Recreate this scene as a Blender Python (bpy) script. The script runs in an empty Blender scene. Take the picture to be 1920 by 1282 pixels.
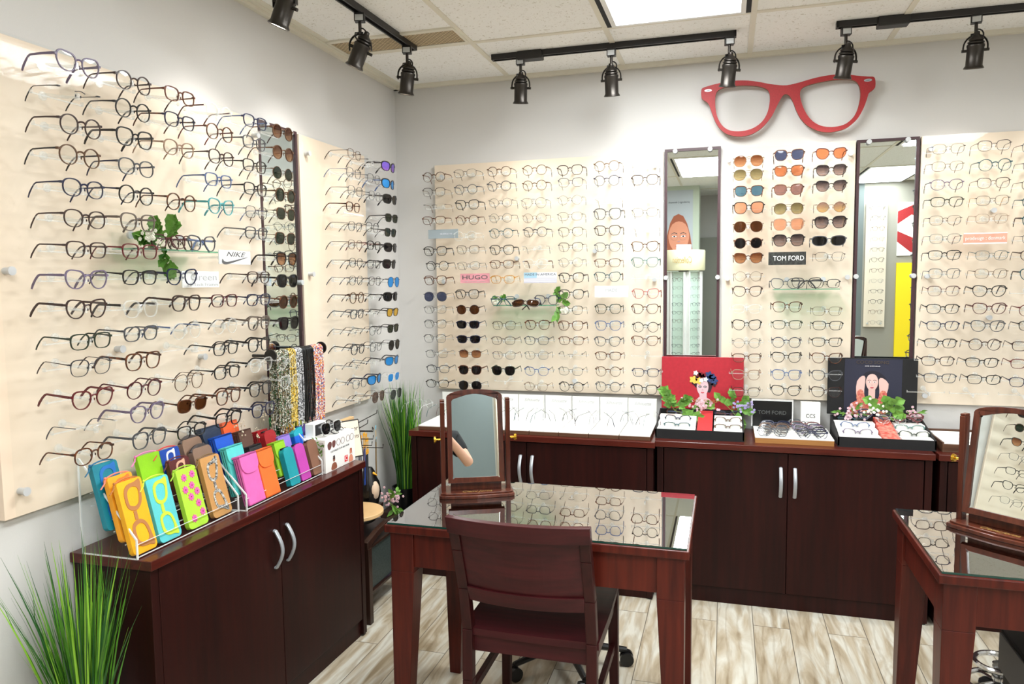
import bpy, math, random
from mathutils import Vector, Matrix
from mathutils.geometry import tessellate_polygon
random.seed(7)
PI = math.pi
S = bpy.context.scene
COL = S.collection

# ------------------------------------------------------------------ camera
FPX, YAW, PITCH, ROLL = 1375.02, 16.312, -4.742, -0.670
CAM = Vector((1.7865, -3.8353, 1.5134))
H = 2.597                                            # ceiling height
_a, _b, _c = (math.radians(v) for v in (YAW, PITCH, ROLL))
_f = Vector((-math.sin(_a)*math.cos(_b), math.cos(_a)*math.cos(_b), math.sin(_b)))
_r = Vector((math.cos(_a), math.sin(_a), 0)); _u = _r.cross(_f)
CR = _r*math.cos(_c)+_u*math.sin(_c); CU = _u*math.cos(_c)-_r*math.sin(_c); CF = _f
def at(u, v, ax, val):
    """point of the real plane (axis ax = val) that is seen at photo position u, v: used to read sizes off the photograph"""
    d = CF + CR*((u-960)/FPX) - CU*((v-641)/FPX)
    return CAM + d*((val-CAM[ax])/d[ax])
cam = bpy.data.objects.new('camera', bpy.data.cameras.new('camera')); COL.objects.link(cam)
cam.matrix_world = Matrix(((CR.x, CU.x, -CF.x, CAM.x), (CR.y, CU.y, -CF.y, CAM.y), (CR.z, CU.z, -CF.z, CAM.z), (0, 0, 0, 1)))
cam.data.sensor_width = 36; cam.data.lens = FPX/1920*36; cam.data.clip_start = .02; cam.data.clip_end = 60
S.camera = cam

# ------------------------------------------------------------------ materials
MATS = {}
def hexlin(r, g, b):
    f = lambda c: (c/255/12.92) if c/255 <= .04045 else ((c/255+.055)/1.055)**2.4
    return (f(r), f(g), f(b), 1)
def nt(name):
    m = bpy.data.materials.new(name); m.use_nodes = True; t = m.node_tree
    t.nodes.clear(); out = t.nodes.new('ShaderNodeOutputMaterial'); MATS[name] = m
    return m, t, out
def pbr(name, rgb, rough=.5, metal=0, spec=.5, coat=0, noise=0, nscale=30, bump=0, bscale=200, stretch=(1, 1, 1), rgb2=None, emit=None, estr=0):
    m, t, out = nt(name)
    p = t.nodes.new('ShaderNodeBsdfPrincipled'); t.links.new(p.outputs[0], out.inputs[0])
    c = hexlin(*rgb); p.inputs['Base Color'].default_value = c
    p.inputs['Roughness'].default_value = rough; p.inputs['Metallic'].default_value = metal
    p.inputs['Specular IOR Level'].default_value = spec; p.inputs['Coat Weight'].default_value = coat
    p.inputs['Coat Roughness'].default_value = .15
    if emit: p.inputs['Emission Color'].default_value = hexlin(*emit); p.inputs['Emission Strength'].default_value = estr
    if noise or bump:
        tc = t.nodes.new('ShaderNodeTexCoord'); mp = t.nodes.new('ShaderNodeMapping'); mp.inputs['Scale'].default_value = stretch
        t.links.new(tc.outputs['Object'], mp.inputs[0])
    if noise:
        n = t.nodes.new('ShaderNodeTexNoise'); n.inputs['Scale'].default_value = nscale; n.inputs['Detail'].default_value = 6
        t.links.new(mp.outputs[0], n.inputs[0])
        r = t.nodes.new('ShaderNodeValToRGB'); t.links.new(n.outputs[0], r.inputs[0])
        c2 = hexlin(*rgb2) if rgb2 else tuple(x*(1-noise) for x in c[:3])+(1,)
        r.color_ramp.elements[0].position = .35; r.color_ramp.elements[1].position = .65
        r.color_ramp.elements[0].color = c2; r.color_ramp.elements[1].color = c
        t.links.new(r.outputs[0], p.inputs['Base Color'])
    if bump:
        n2 = t.nodes.new('ShaderNodeTexNoise'); n2.inputs['Scale'].default_value = bscale; n2.inputs['Detail'].default_value = 4
        t.links.new(mp.outputs[0], n2.inputs[0]); b = t.nodes.new('ShaderNodeBump'); b.inputs['Strength'].default_value = bump
        b.inputs['Distance'].default_value = .002
        t.links.new(n2.outputs[0], b.inputs['Height']); t.links.new(b.outputs[0], p.inputs['Normal'])
    return m
def thin(name, tint, opac=.1, body=(255, 255, 255), gloss=1., rough=.03, grad=None, cap_=0):
    """thin clear material: tinted see-through sheet with a fresnel sheen and a little body colour"""
    m, t, out = nt(name)
    tr = t.nodes.new('ShaderNodeBsdfTransparent'); tr.inputs[0].default_value = hexlin(*tint)
    di = t.nodes.new('ShaderNodeBsdfDiffuse'); di.inputs[0].default_value = hexlin(*body)
    gl = t.nodes.new('ShaderNodeBsdfGlossy'); gl.inputs['Roughness'].default_value = rough
    if grad:
        tc = t.nodes.new('ShaderNodeTexCoord'); sp = t.nodes.new('ShaderNodeSeparateXYZ'); t.links.new(tc.outputs['Generated'], sp.inputs[0])
        r = t.nodes.new('ShaderNodeValToRGB'); t.links.new(sp.outputs[2], r.inputs[0])
        r.color_ramp.elements[0].color = hexlin(*grad); r.color_ramp.elements[1].color = hexlin(*tint)
        r.color_ramp.elements[0].position = .1; r.color_ramp.elements[1].position = .85
        t.links.new(r.outputs[0], tr.inputs[0])
    m1 = t.nodes.new('ShaderNodeMixShader'); m1.inputs[0].default_value = opac
    t.links.new(tr.outputs[0], m1.inputs[1]); t.links.new(di.outputs[0], m1.inputs[2])
    fr = t.nodes.new('ShaderNodeFresnel'); ge = t.nodes.new('ShaderNodeNewGeometry'); mr = t.nodes.new('ShaderNodeMapRange'); mr.inputs['To Min'].default_value = 1.45; mr.inputs['To Max'].default_value = 1/1.45
    t.links.new(ge.outputs['Backfacing'], mr.inputs[0]); t.links.new(mr.outputs[0], fr.inputs[0])
    mu = t.nodes.new('ShaderNodeMath'); mu.operation = 'MULTIPLY'; mu.inputs[1].default_value = gloss; t.links.new(fr.outputs[0], mu.inputs[0])
    if cap_: mu2 = t.nodes.new('ShaderNodeMath'); mu2.operation = 'MINIMUM'; mu2.inputs[1].default_value = cap_; t.links.new(mu.outputs[0], mu2.inputs[0]); mu = mu2
    m2 = t.nodes.new('ShaderNodeMixShader'); t.links.new(mu.outputs[0], m2.inputs[0])
    t.links.new(m1.outputs[0], m2.inputs[1]); t.links.new(gl.outputs[0], m2.inputs[2]); t.links.new(m2.outputs[0], out.inputs[0])
    return m
def darkwood(name, a, b, rough=.35, coat=.3, axis=2, fine=60):
    st = [1, 1, 1]; st[axis] = .06
    m, t, out = nt(name)
    p = t.nodes.new('ShaderNodeBsdfPrincipled'); t.links.new(p.outputs[0], out.inputs[0])
    tc = t.nodes.new('ShaderNodeTexCoord'); mp = t.nodes.new('ShaderNodeMapping'); mp.inputs['Scale'].default_value = st
    t.links.new(tc.outputs['Object'], mp.inputs[0])
    n = t.nodes.new('ShaderNodeTexNoise'); n.inputs['Scale'].default_value = fine; n.inputs['Detail'].default_value = 5; n.inputs['Distortion'].default_value = .4
    n2 = t.nodes.new('ShaderNodeTexNoise'); n2.inputs['Scale'].default_value = 5; n2.inputs['Detail'].default_value = 3
    t.links.new(mp.outputs[0], n.inputs[0]); t.links.new(mp.outputs[0], n2.inputs[0])
    mx = t.nodes.new('ShaderNodeMath'); mx.operation = 'ADD'; t.links.new(n.outputs[0], mx.inputs[0]); t.links.new(n2.outputs[0], mx.inputs[1])
    r = t.nodes.new('ShaderNodeValToRGB'); r.color_ramp.elements[0].position = .3*2-.05; r.color_ramp.elements[1].position = .62*2-.1
    h = t.nodes.new('ShaderNodeMath'); h.operation = 'MULTIPLY'; h.inputs[1].default_value = .5
    r.color_ramp.elements[0].position = .36; r.color_ramp.elements[1].position = .66
    t.links.new(mx.outputs[0], h.inputs[0]); t.links.new(h.outputs[0], r.inputs[0])
    r.color_ramp.elements[0].color = hexlin(*b); r.color_ramp.elements[1].color = hexlin(*a)
    t.links.new(r.outputs[0], p.inputs['Base Color']); p.inputs['Roughness'].default_value = rough; p.inputs['Coat Weight'].default_value = coat
    p.inputs['Coat Roughness'].default_value = .2; p.inputs['Specular IOR Level'].default_value = .2
    return m
WALL = pbr('wall_paint', (209, 207, 204), .75, bump=.25, bscale=420)
DARKWALL = pbr('slate_paint', (104, 112, 112), .8)
PILLAR = pbr('sage_paint', (196, 206, 190), .8)
WHITE = pbr('white_plastic', (240, 240, 238), .35)
PAPER = pbr('white_card', (244, 244, 240), .7)
BLACK = pbr('black_plastic', (14, 14, 15), .35)
BLACKM = pbr('black_matte', (16, 16, 18), .75)
TRACK = pbr('track_black', (30, 28, 28), .4)
LAMPM = pbr('lamp_bronze', (62, 58, 54), .32, metal=.8)
CHROME = pbr('chrome', (215, 217, 220), .12, metal=1)
STEEL = pbr('brushed_steel', (200, 202, 204), .4, metal=.15)
BRASS = pbr('brass', (214, 168, 60), .2, metal=1)
SILVERP = pbr('silver_plastic', (175, 180, 186), .35, metal=.4)
MIRROR = pbr('mirror_glass', (232, 240, 238), .0, metal=1)
MAPLE = pbr('maple_board', (240, 223, 204), .5, noise=.1, nscale=3, rgb2=(233, 211, 188), stretch=(1, 1, .25))
CAB = darkwood('mahogany_cabinet', (46, 12, 9), (28, 6, 5), .45, .05)
CABT = darkwood('mahogany_top', (92, 34, 24), (52, 15, 12), .3, .35, axis=0)
CABTL = darkwood('mahogany_top_side', (92, 34, 24), (52, 15, 12), .3, .35, axis=1)
TABLEW = darkwood('cherry_table', (94, 32, 20), (54, 14, 11), .4, .15)
CHAIRW = darkwood('espresso_chair', (74, 24, 28), (46, 13, 17), .45, .1, axis=0)
CHAIRP = darkwood('espresso_chair_post', (62, 20, 20), (38, 11, 12), .45, .1)
WALNUT = darkwood('walnut_mirror', (104, 52, 34), (52, 20, 14), .3, .5)
OAK = darkwood('oak_edge', (190, 140, 84), (140, 92, 46), .5, .1, axis=0)
TRAYW = darkwood('tray_walnut', (104, 74, 56), (66, 42, 32), .4, .2, axis=0)
FRAMEM = pbr('burgundy_frame', (62, 34, 40), .45)
ACR = thin('clear_acrylic', (253, 254, 254), .0, gloss=.2, cap_=.01)
ROD = thin('clear_rod', (250, 252, 252), .18, gloss=1.2, rough=.08, cap_=.3)
ACREDGE = thin('acrylic_edge', (230, 242, 240), .75, gloss=1.3, rough=.1)
SHELFG = thin('green_glass', (190, 232, 214), .12, body=(150, 215, 190), gloss=1.2)
TGLASS = thin('table_glass', (206, 226, 216), .0, gloss=8, rough=.0, cap_=.8)
GEDGE = pbr('glass_edge_green', (24, 66, 58), .1)
REDP = pbr('red_paint', (168, 34, 38), .55, noise=.2, nscale=160)
MDF = pbr('mdf_edge', (124, 92, 70), .8)
LEAF = pbr('leaf_green', (112, 166, 66), .55, noise=.4, nscale=25)
LEAF2 = pbr('leaf_light', (130, 172, 66), .55, noise=.3, nscale=25)
PETALW = pbr('petal_white', (240, 240, 226), .7)
PETALP = pbr('petal_pink', (226, 190, 200), .7)
PETALV = pbr('petal_violet', (176, 164, 214), .7)
GRASSA = pbr('grass_a', (84, 148, 34), .5, noise=.45, nscale=12)
GRASSB = pbr('grass_b', (138, 190, 54), .5)
GRASSC = pbr('grass_c', (36, 88, 34), .5)
GOLDINK = pbr('gold_ink', (214, 176, 110), .35, metal=.6)
INK = pbr('grey_ink', (84, 84, 86), .6)
INKL = pbr('light_grey_ink', (176, 178, 180), .6)
INKB = pbr('black_ink', (24, 24, 26), .6)
def flat(name, rgb, rough=.6): return MATS.get(name) or pbr(name, rgb, rough)

# wood-look tile floor
def floor_mat():
    m, t, out = nt('wood_look_tile'); N = t.nodes.new; L = t.links.new
    p = N('ShaderNodeBsdfPrincipled'); L(p.outputs[0], out.inputs[0])
    tc = N('ShaderNodeTexCoord'); mp = N('ShaderNodeMapping'); mp.inputs['Rotation'].default_value = (0, 0, PI/2); mp.inputs['Location'].default_value = (.35, .06, 0)
    L(tc.outputs['Object'], mp.inputs[0])
    br = N('ShaderNodeTexBrick'); br.inputs['Scale'].default_value = 1; br.inputs['Brick Width'].default_value = .92; br.inputs['Row Height'].default_value = .152
    br.inputs['Mortar Size'].default_value = .0016; br.inputs['Mortar Smooth'].default_value = .1; br.offset = .37; br.inputs['Bias'].default_value = 0
    br.inputs['Color1'].default_value = (0, 0, 0, 1); br.inputs['Color2'].default_value = (1, 1, 1, 1); br.inputs['Mortar'].default_value = (.5, .5, .5, 1)
    L(mp.outputs[0], br.inputs[0])
    sc = N('ShaderNodeVectorMath'); sc.operation = 'MULTIPLY'; sc.inputs[1].default_value = (1.0, 5.2, 1); L(mp.outputs[0], sc.inputs[0])
    off = N('ShaderNodeVectorMath'); off.operation = 'ADD'; L(sc.outputs[0], off.inputs[0])
    sc2 = N('ShaderNodeVectorMath'); sc2.operation = 'MULTIPLY'; sc2.inputs[1].default_value = (17, 9, 13); L(br.outputs['Color'], sc2.inputs[0]); L(sc2.outputs[0], off.inputs[1])
    n1 = N('ShaderNodeTexNoise'); n1.inputs['Scale'].default_value = 2.2; n1.inputs['Detail'].default_value = 5; n1.inputs['Distortion'].default_value = 1.6; L(off.outputs[0], n1.inputs[0])
    w = N('ShaderNodeTexWave'); w.wave_type = 'RINGS'; w.inputs['Scale'].default_value = 1.6; w.inputs['Distortion'].default_value = 9; w.inputs['Detail'].default_value = 4; w.inputs['Detail Scale'].default_value = 1.4; L(off.outputs[0], w.inputs[0])
    r1 = N('ShaderNodeValToRGB'); e = r1.color_ramp.elements; e[0].position = .28; e[0].color = hexlin(150, 134, 108); e[1].position = .62; e[1].color = hexlin(206, 203, 190)
    e2 = r1.color_ramp.elements.new(.46); e2.color = hexlin(184, 172, 150); L(n1.outputs[0], r1.inputs[0])
    mx = N('ShaderNodeMix'); mx.data_type = 'RGBA'; mx.blend_type = 'MULTIPLY'; mx.inputs[0].default_value = .28
    r2 = N('ShaderNodeValToRGB'); r2.color_ramp.elements[0].color = hexlin(176, 158, 134); r2.color_ramp.elements[0].position = 0; r2.color_ramp.elements[1].position = .3; r2.color_ramp.elements[1].color = (1, 1, 1, 1)
    L(w.outputs[0], r2.inputs[0]); L(r1.outputs[0], mx.inputs[6]); L(r2.outputs[0], mx.inputs[7])
    mo = N('ShaderNodeMix'); mo.data_type = 'RGBA'; L(br.outputs['Fac'], mo.inputs[0]); L(mx.outputs[2], mo.inputs[6]); mo.inputs[7].default_value = hexlin(104, 96, 84)
    L(mo.outputs[2], p.inputs['Base Color']); p.inputs['Roughness'].default_value = .38; p.inputs['Specular IOR Level'].default_value = .4
    return m
FLOORM = floor_mat()
def tile_mat():
    m, t, out = nt('ceiling_tile'); N = t.nodes.new; L = t.links.new
    p = N('ShaderNodeBsdfPrincipled'); L(p.outputs[0], out.inputs[0]); p.inputs['Roughness'].default_value = .9
    tc = N('ShaderNodeTexCoord'); v = N('ShaderNodeTexNoise'); v.inputs['Scale'].default_value = 85; v.inputs['Detail'].default_value = 3; v.inputs['Distortion'].default_value = 1.2; L(tc.outputs['Object'], v.inputs[0])
    r = N('ShaderNodeValToRGB'); r.color_ramp.elements[0].position = .33; r.color_ramp.elements[0].color = hexlin(206, 202, 192); r.color_ramp.elements[1].position = .385; r.color_ramp.elements[1].color = hexlin(246, 246, 244)
    L(v.outputs[0], r.inputs[0]); L(r.outputs[0], p.inputs['Base Color'])
    return m
TILE = tile_mat()
TBAR = pbr('ceiling_bar', (226, 221, 206), .5)
def grille_mat():
    m, t, out = nt('vent_grille'); N = t.nodes.new; L = t.links.new
    p = N('ShaderNodeBsdfPrincipled'); L(p.outputs[0], out.inputs[0])
    tc = N('ShaderNodeTexCoord'); b = N('ShaderNodeTexBrick'); b.inputs['Scale'].default_value = 1; b.inputs['Brick Width'].default_value = .022; b.inputs['Row Height'].default_value = .011; b.inputs['Mortar Size'].default_value = .0028
    b.inputs['Color1'].default_value = hexlin(96, 80, 58); b.inputs['Color2'].default_value = hexlin(112, 94, 70); b.inputs['Mortar'].default_value = hexlin(196, 176, 140)
    L(tc.outputs['Object'], b.inputs[0]); L(b.outputs[0], p.inputs['Base Color']); p.inputs['Roughness'].default_value = .6
    return m
GRILLE = grille_mat()
DIFF = pbr('light_diffuser', (255, 255, 255), .4, emit=(246, 252, 255), estr=6)
BULB = pbr('lamp_bulb', (255, 255, 255), .4, emit=(255, 244, 224), estr=25)

# ------------------------------------------------------------------ mesh builder
class MB:
    def __init__(s): s.v = []; s.f = []; s.m = []
    def add(s, vs, fs, mi=0, M=None):
        n = len(s.v); s.v += [tuple(M @ Vector(p)) if M else tuple(p) for p in vs]
        s.f += [tuple(i+n for i in f) for f in fs]; s.m += [mi]*len(fs); return s
    def box(s, x0, x1, y0, y1, z0, z1, mi=0, M=None):
        return s.add([(x, y, z) for z in (z0, z1) for y in (y0, y1) for x in (x0, x1)],
                     [(0, 2, 3, 1), (4, 5, 7, 6), (0, 1, 5, 4), (2, 6, 7, 3), (0, 4, 6, 2), (1, 3, 7, 5)], mi, M)
    def hexa(s, b, t, mi=0, M=None):       # bottom and top quads, same order (counter-clockwise from above)
        return s.add(list(b)+list(t), [(3, 2, 1, 0), (4, 5, 6, 7), (0, 1, 5, 4), (1, 2, 6, 5), (2, 3, 7, 6), (3, 0, 4, 7)], mi, M)
    def tube(s, path, r, n=8, mi=0, M=None, cap=True, closed=False, flat=None):
        P = [Vector(p) for p in path]; k = len(P); R = r if isinstance(r, (list, tuple)) else [r]*k
        vs = []; fs = []; up = Vector((0, 0, 1)); prev = None
        for i, p in enumerate(P):
            if closed: d = P[(i+1) % k]-P[i-1]
            else: d = P[min(i+1, k-1)]-P[max(i-1, 0)]
            d = d.normalized() if d.length > 1e-9 else Vector((0, 0, 1))
            a = (prev - d*prev.dot(d)) if prev else (up - d*up.dot(d))
            if a.length < 1e-3: a = Vector((1, 0, 0)) - d*d.x
            if a.length < 1e-3: a = Vector((0, 1, 0)) - d*d.y
            a.normalize(); prev = a; b = d.cross(a)
            fa, fb = flat if flat else (1, 1)
            for j in range(n):
                w = 2*PI*(j+.5)/n; vs.append(p + (a*math.cos(w)*fa + b*math.sin(w)*fb)*R[i])
        for i in range(k if closed else k-1):
            i2 = (i+1) % k
            for j in range(n): fs.append((i*n+j, i*n+(j+1) % n, i2*n+(j+1) % n, i2*n+j))
        if cap and not closed: fs += [tuple(reversed(range(n))), tuple((k-1)*n+j for j in range(n))]
        return s.add(vs, fs, mi, M)
    def cyl(s, p0, p1, r, r2=None, n=16, mi=0, M=None): return s.tube([p0, p1], [r, r if r2 is None else r2], n, mi, M)
    def lathe(s, prof, n=24, mi=0, M=None):   # prof: (r, z) list around z axis
        vs = [(r*math.cos(2*PI*j/n), r*math.sin(2*PI*j/n), z) for r, z in prof for j in range(n)]
        fs = [(i*n+j, i*n+(j+1) % n, (i+1)*n+(j+1) % n, (i+1)*n+j) for i in range(len(prof)-1) for j in range(n)]
        if prof[0][0] > 1e-6: fs.append(tuple(reversed(range(n))))
        if prof[-1][0] > 1e-6: fs.append(tuple((len(prof)-1)*n+j for j in range(n)))
        return s.add(vs, fs, mi, M)
    def prism(s, poly, h0, h1, mi=0, M=None, holes=(), side=None):  # poly in xy, extruded in z; M places it
        loops = [list(poly)]+[list(h) for h in holes]; allp = [p for l in loops for p in l]; n = len(allp)
        tris = tessellate_polygon([[Vector((p[0], p[1], 0)) for p in l] for l in loops])
        vs = [(p[0], p[1], h1) for p in allp]+[(p[0], p[1], h0) for p in allp]; ft = []; fb = []
        for a, b, c in tris:
            A, B, C = allp[a], allp[b], allp[c]
            if (B[0]-A[0])*(C[1]-A[1])-(B[1]-A[1])*(C[0]-A[0]) < 0: b, c = c, b
            ft.append((a, b, c)); fb.append((c+n, b+n, a+n))
        s.add(vs, ft+fb, mi, M); base = 0; fs = []
        for li, l in enumerate(loops):
            k = len(l); ar = sum(l[i][0]*l[(i+1) % k][1]-l[(i+1) % k][0]*l[i][1] for i in range(k))
            for i in range(k):
                a, b = base+i, base+(i+1) % k
                q = (b, a, a+n, b+n)
                if (ar < 0) != (li > 0): q = q[::-1]
                fs.append(q)
            base += k
        nn = len(s.v)-2*n; s.f += [tuple(i+nn for i in f) for f in fs]; s.m += [mi if side is None else side]*len(fs)
        return s
    def ball(s, c, r, n=8, mi=0, M=None, sc=(1, 1, 1)):
        pr = [(max(1e-4, math.sin(PI*i/n)), -math.cos(PI*i/n)) for i in range(n+1)]
        T = Matrix.Translation(c) @ Matrix.Diagonal((r*sc[0], r*sc[1], r*sc[2], 1))
        return s.lathe(pr, max(6, n), mi, (M @ T) if M else T)
    def build(s, name, mats, parent=None, smooth=False, bevel=0, loc=None, kind=None):
        me = bpy.data.meshes.new(name); me.from_pydata(s.v, [], s.f)
        for m in (mats if isinstance(mats, (list, tuple)) else [mats]): me.materials.append(m)
        me.polygons.foreach_set('material_index', s.m); me.update()
        if smooth:
            me.polygons.foreach_set('use_smooth', [True]*len(me.polygons)); me.set_sharp_from_angle(angle=math.radians(40))
        o = bpy.data.objects.new(name, me); COL.objects.link(o)
        if parent: o.parent = parent
        if loc: o.location = loc
        if kind: o['kind'] = kind
        if bevel:
            b = o.modifiers.new('bevel', 'BEVEL'); b.width = bevel; b.segments = 2; b.limit_method = 'ANGLE'; b.angle_limit = math.radians(40)
        return o
def tag(o, label, cat, group=None):
    o['label'] = label; o['category'] = cat
    if group: o['group'] = group
    return o
def thing(name, label, cat, loc=(0, 0, 0), rotz=0, group=None, rot=None):
    o = bpy.data.objects.new(name, None); COL.objects.link(o); o.empty_display_size = .05
    o.location = loc; o.rotation_euler = rot if rot else (0, 0, rotz)
    return tag(o, label, cat, group)
def smoothloop(pts, k=4):
    out = []; n = len(pts)
    for i in range(n):
        p0, p1, p2, p3 = (Vector(pts[(i+j-1) % n]) for j in range(4))
        for q in range(k):
            t = q/k
            out.append(tuple(.5*((2*p1)+(p2-p0)*t+(2*p0-5*p1+4*p2-p3)*t*t+(3*p1-p0-3*p2+p3)*t**3)))
    return out
def text(name, s, size, mat, parent, M, width=None, ext=.0003, shear=0, space=1):
    c = bpy.data.curves.new(name, 'FONT'); c.body = s; c.size = size; c.extrude = ext; c.align_x = 'CENTER'; c.align_y = 'CENTER'; c.shear = shear; c.space_character = space; c.offset = 0
    c.resolution_u = 3
    o = bpy.data.objects.new(name, c); COL.objects.link(o)
    dg = bpy.context.evaluated_depsgraph_get(); me = bpy.data.meshes.new_from_object(o.evaluated_get(dg))
    bpy.data.objects.remove(o); bpy.data.curves.remove(c)
    xs = [v.co.x for v in me.vertices] or [0, 1]; w = max(xs)-min(xs)
    f = width/w if width and w else 1
    me.transform(M @ Matrix.Diagonal((f, 1 if not width else 1, 1, 1)))
    me.materials.clear(); me.materials.append(mat); me.name = name
    o = bpy.data.objects.new(name, me); COL.objects.link(o); o.parent = parent
    return o
RX = Matrix.Rotation(PI/2, 4, 'X')                       # xy drawing -> xz, front facing -y
def facing_back(x, y, z): return Matrix.Translation((x, y, z)) @ RX
def facing_left(x, y, z): return Matrix.Translation((x, y, z)) @ Matrix.Rotation(PI/2, 4, 'Z') @ RX    # faces +x

# ------------------------------------------------------------------ room shell
XR, YF = 4.6, -6.2
def struct(name, mb, m, **k): o = mb.build(name, m, **k); o['kind'] = 'structure'; return o
struct('floor', MB().box(-.1, XR+.1, YF-.1, .1, -.05, 0), FLOORM)
struct('wall_left', MB().box(-.1, 0, YF-.1, .1, 0, H), WALL)
struct('wall_back', MB().box(0, XR+.1, 0, .1, 0, H), WALL)
struct('wall_right', MB().box(XR, XR+.1, YF-.1, 0, 0, H), WALL)
struct('wall_front', MB().box(0, XR, YF-.1, YF, 0, H), WALL)
struct('ceiling', MB().box(-.1, XR+.1, YF-.1, .1, H, H+.05), TILE)
gx0, gy0, G = .6615, -.587, .6096
lights = [(1, 0), (-2, 0), (1, 2), (4, 1), (4, 3), (1, 4), (-1, 4)]         # troffers, all but the first added to light the room: cell column, cell row (2 ft x 4 ft cells)
g = MB()
for k in range(-1, 8):
    x = gx0+G*k
    if 0 < x < XR: g.box(x-.012, x+.012, YF, 0, H-.004, H)
yy = gy0
while yy > YF: g.box(0, XR, yy-.012, yy+.012, H-.0045, H); yy -= 2*G
struct('trim_1', g, TBAR)                                 # ceiling suspension bars
g = MB().box(0, XR, -.022, 0, H-.022, H).box(0, .022, YF, 0, H-.022, H).box(.022, .04, YF, 0, H-.008, H)
struct('trim_2', g, TBAR)                                 # wall angle around the ceiling
struct('baseboard_back', MB().box(0, XR, -.012, 0, 0, .1), flat('dark_base', (44, 30, 26)))
struct('baseboard_left', MB().box(0, .012, YF, -.012, 0, .1), MATS['dark_base'])
n_l = 0
for cx_, cy_ in lights:
    x0 = gx0+G*cx_; y1 = gy0-2*G*cy_; x1 = x0+G; y0 = y1-2*G
    if x0 < 0 or y0 < YF: continue
    t = thing('ceiling_light', 'flush white fluorescent ceiling panel with dark side gaps above the back wall track' if n_l == 0 else
              'added white fluorescent ceiling panel lighting the rest of the room', 'ceiling light', ((x0+x1)/2, (y0+y1)/2, H), group=None if n_l == 0 else 'added ceiling panels behind the tables')
    a, b = (x1-x0)/2-.012, (y1-y0)/2-.012
    MB().box(-a, -a+.02, -b, b, -.006, 0).box(a-.02, a, -b, b, -.006, 0).build('side_gap', BLACKM, t)
    MB().box(-a+.02, -a+.04, -b, b, -.008, 0).box(a-.04, a-.02, -b, b, -.008, 0).box(-a+.04, a-.04, b-.02, b, -.008, 0).box(-a+.04, a-.04, -b, -b+.02, -.008, 0).build('frame', WHITE, t)
    MB().box(-a+.04, a-.04, -b+.02, b-.02, -.005, 0).build('diffuser', DIFF, t)
    MB().box(-.075, -.073, -b+.02, b-.02, -.0055, -.005).box(.085, .087, -b+.02, b-.02, -.0055, -.005).build('seam', flat('seam_grey', (170, 190, 210)), t)
    ld = bpy.data.lights.new('panel_light', 'AREA'); ld.shape = 'RECTANGLE'; ld.size = 2*a-.1; ld.size_y = 2*b-.06; ld.energy = 45*(.28 if cy_ >= 4 else .6 if cx_ == 4 and cy_ == 3 else 1); ld.color = (.95, .985, 1)
    lo = bpy.data.objects.new('panel_light', ld); COL.objects.link(lo); lo.location = ((x0+x1)/2, (y0+y1)/2, H-.02)
    n_l += 1
t = thing('air_vent', 'tan perforated return-air grille in the ceiling corner', 'vent', (.345, -.71, H))
MB().box(-.29, .30, -.075, .085, -.005, 0).build('grille', GRILLE, t)
MB().box(-.30, .31, -.1, -.075, -.008, 0).box(-.30, .31, .085, .1, -.008, 0).box(-.302, -.29, -.075, .085, -.008, 0).box(.30, .312, -.075, .085, -.008, 0).build('frame', TBAR, t)

# ------------------------------------------------------------------ track lights
def track(name_label, p0, p1, box=None):
    t = thing('light_track', name_label, 'light track', p0); d = Vector(p1)-Vector(p0); L = d.length; ang = math.atan2(d.y, d.x)
    t.rotation_euler = (0, 0, ang)
    MB().box(0, L, -.017, -.009, -.026, 0).box(0, L, .009, .017, -.026, 0).box(0, L, -.009, .009, -.012, 0).box(0, .01, -.017, .017, -.026, 0).box(L-.01, L, -.017, .017, -.026, 0).build('rail', TRACK, t, bevel=.001)
    if box: MB().box(box-.06, box+.06, -.028, .028, -.04, 0).build('power_feed', TRACK, t, bevel=.004)
    return t
TRK = [('short black ceiling track running along the left wall', (.395, -.63, H), (.36, -2.15, H), None),
       ('black ceiling track left of the big red glasses', (.69, -.372, H), (1.815, -.365, H), .19),
       ('black ceiling track above the right end of the big red glasses', (2.222, -.345, H), (3.45, -.325, H), .22)]
for a in TRK: track(*a)
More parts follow.
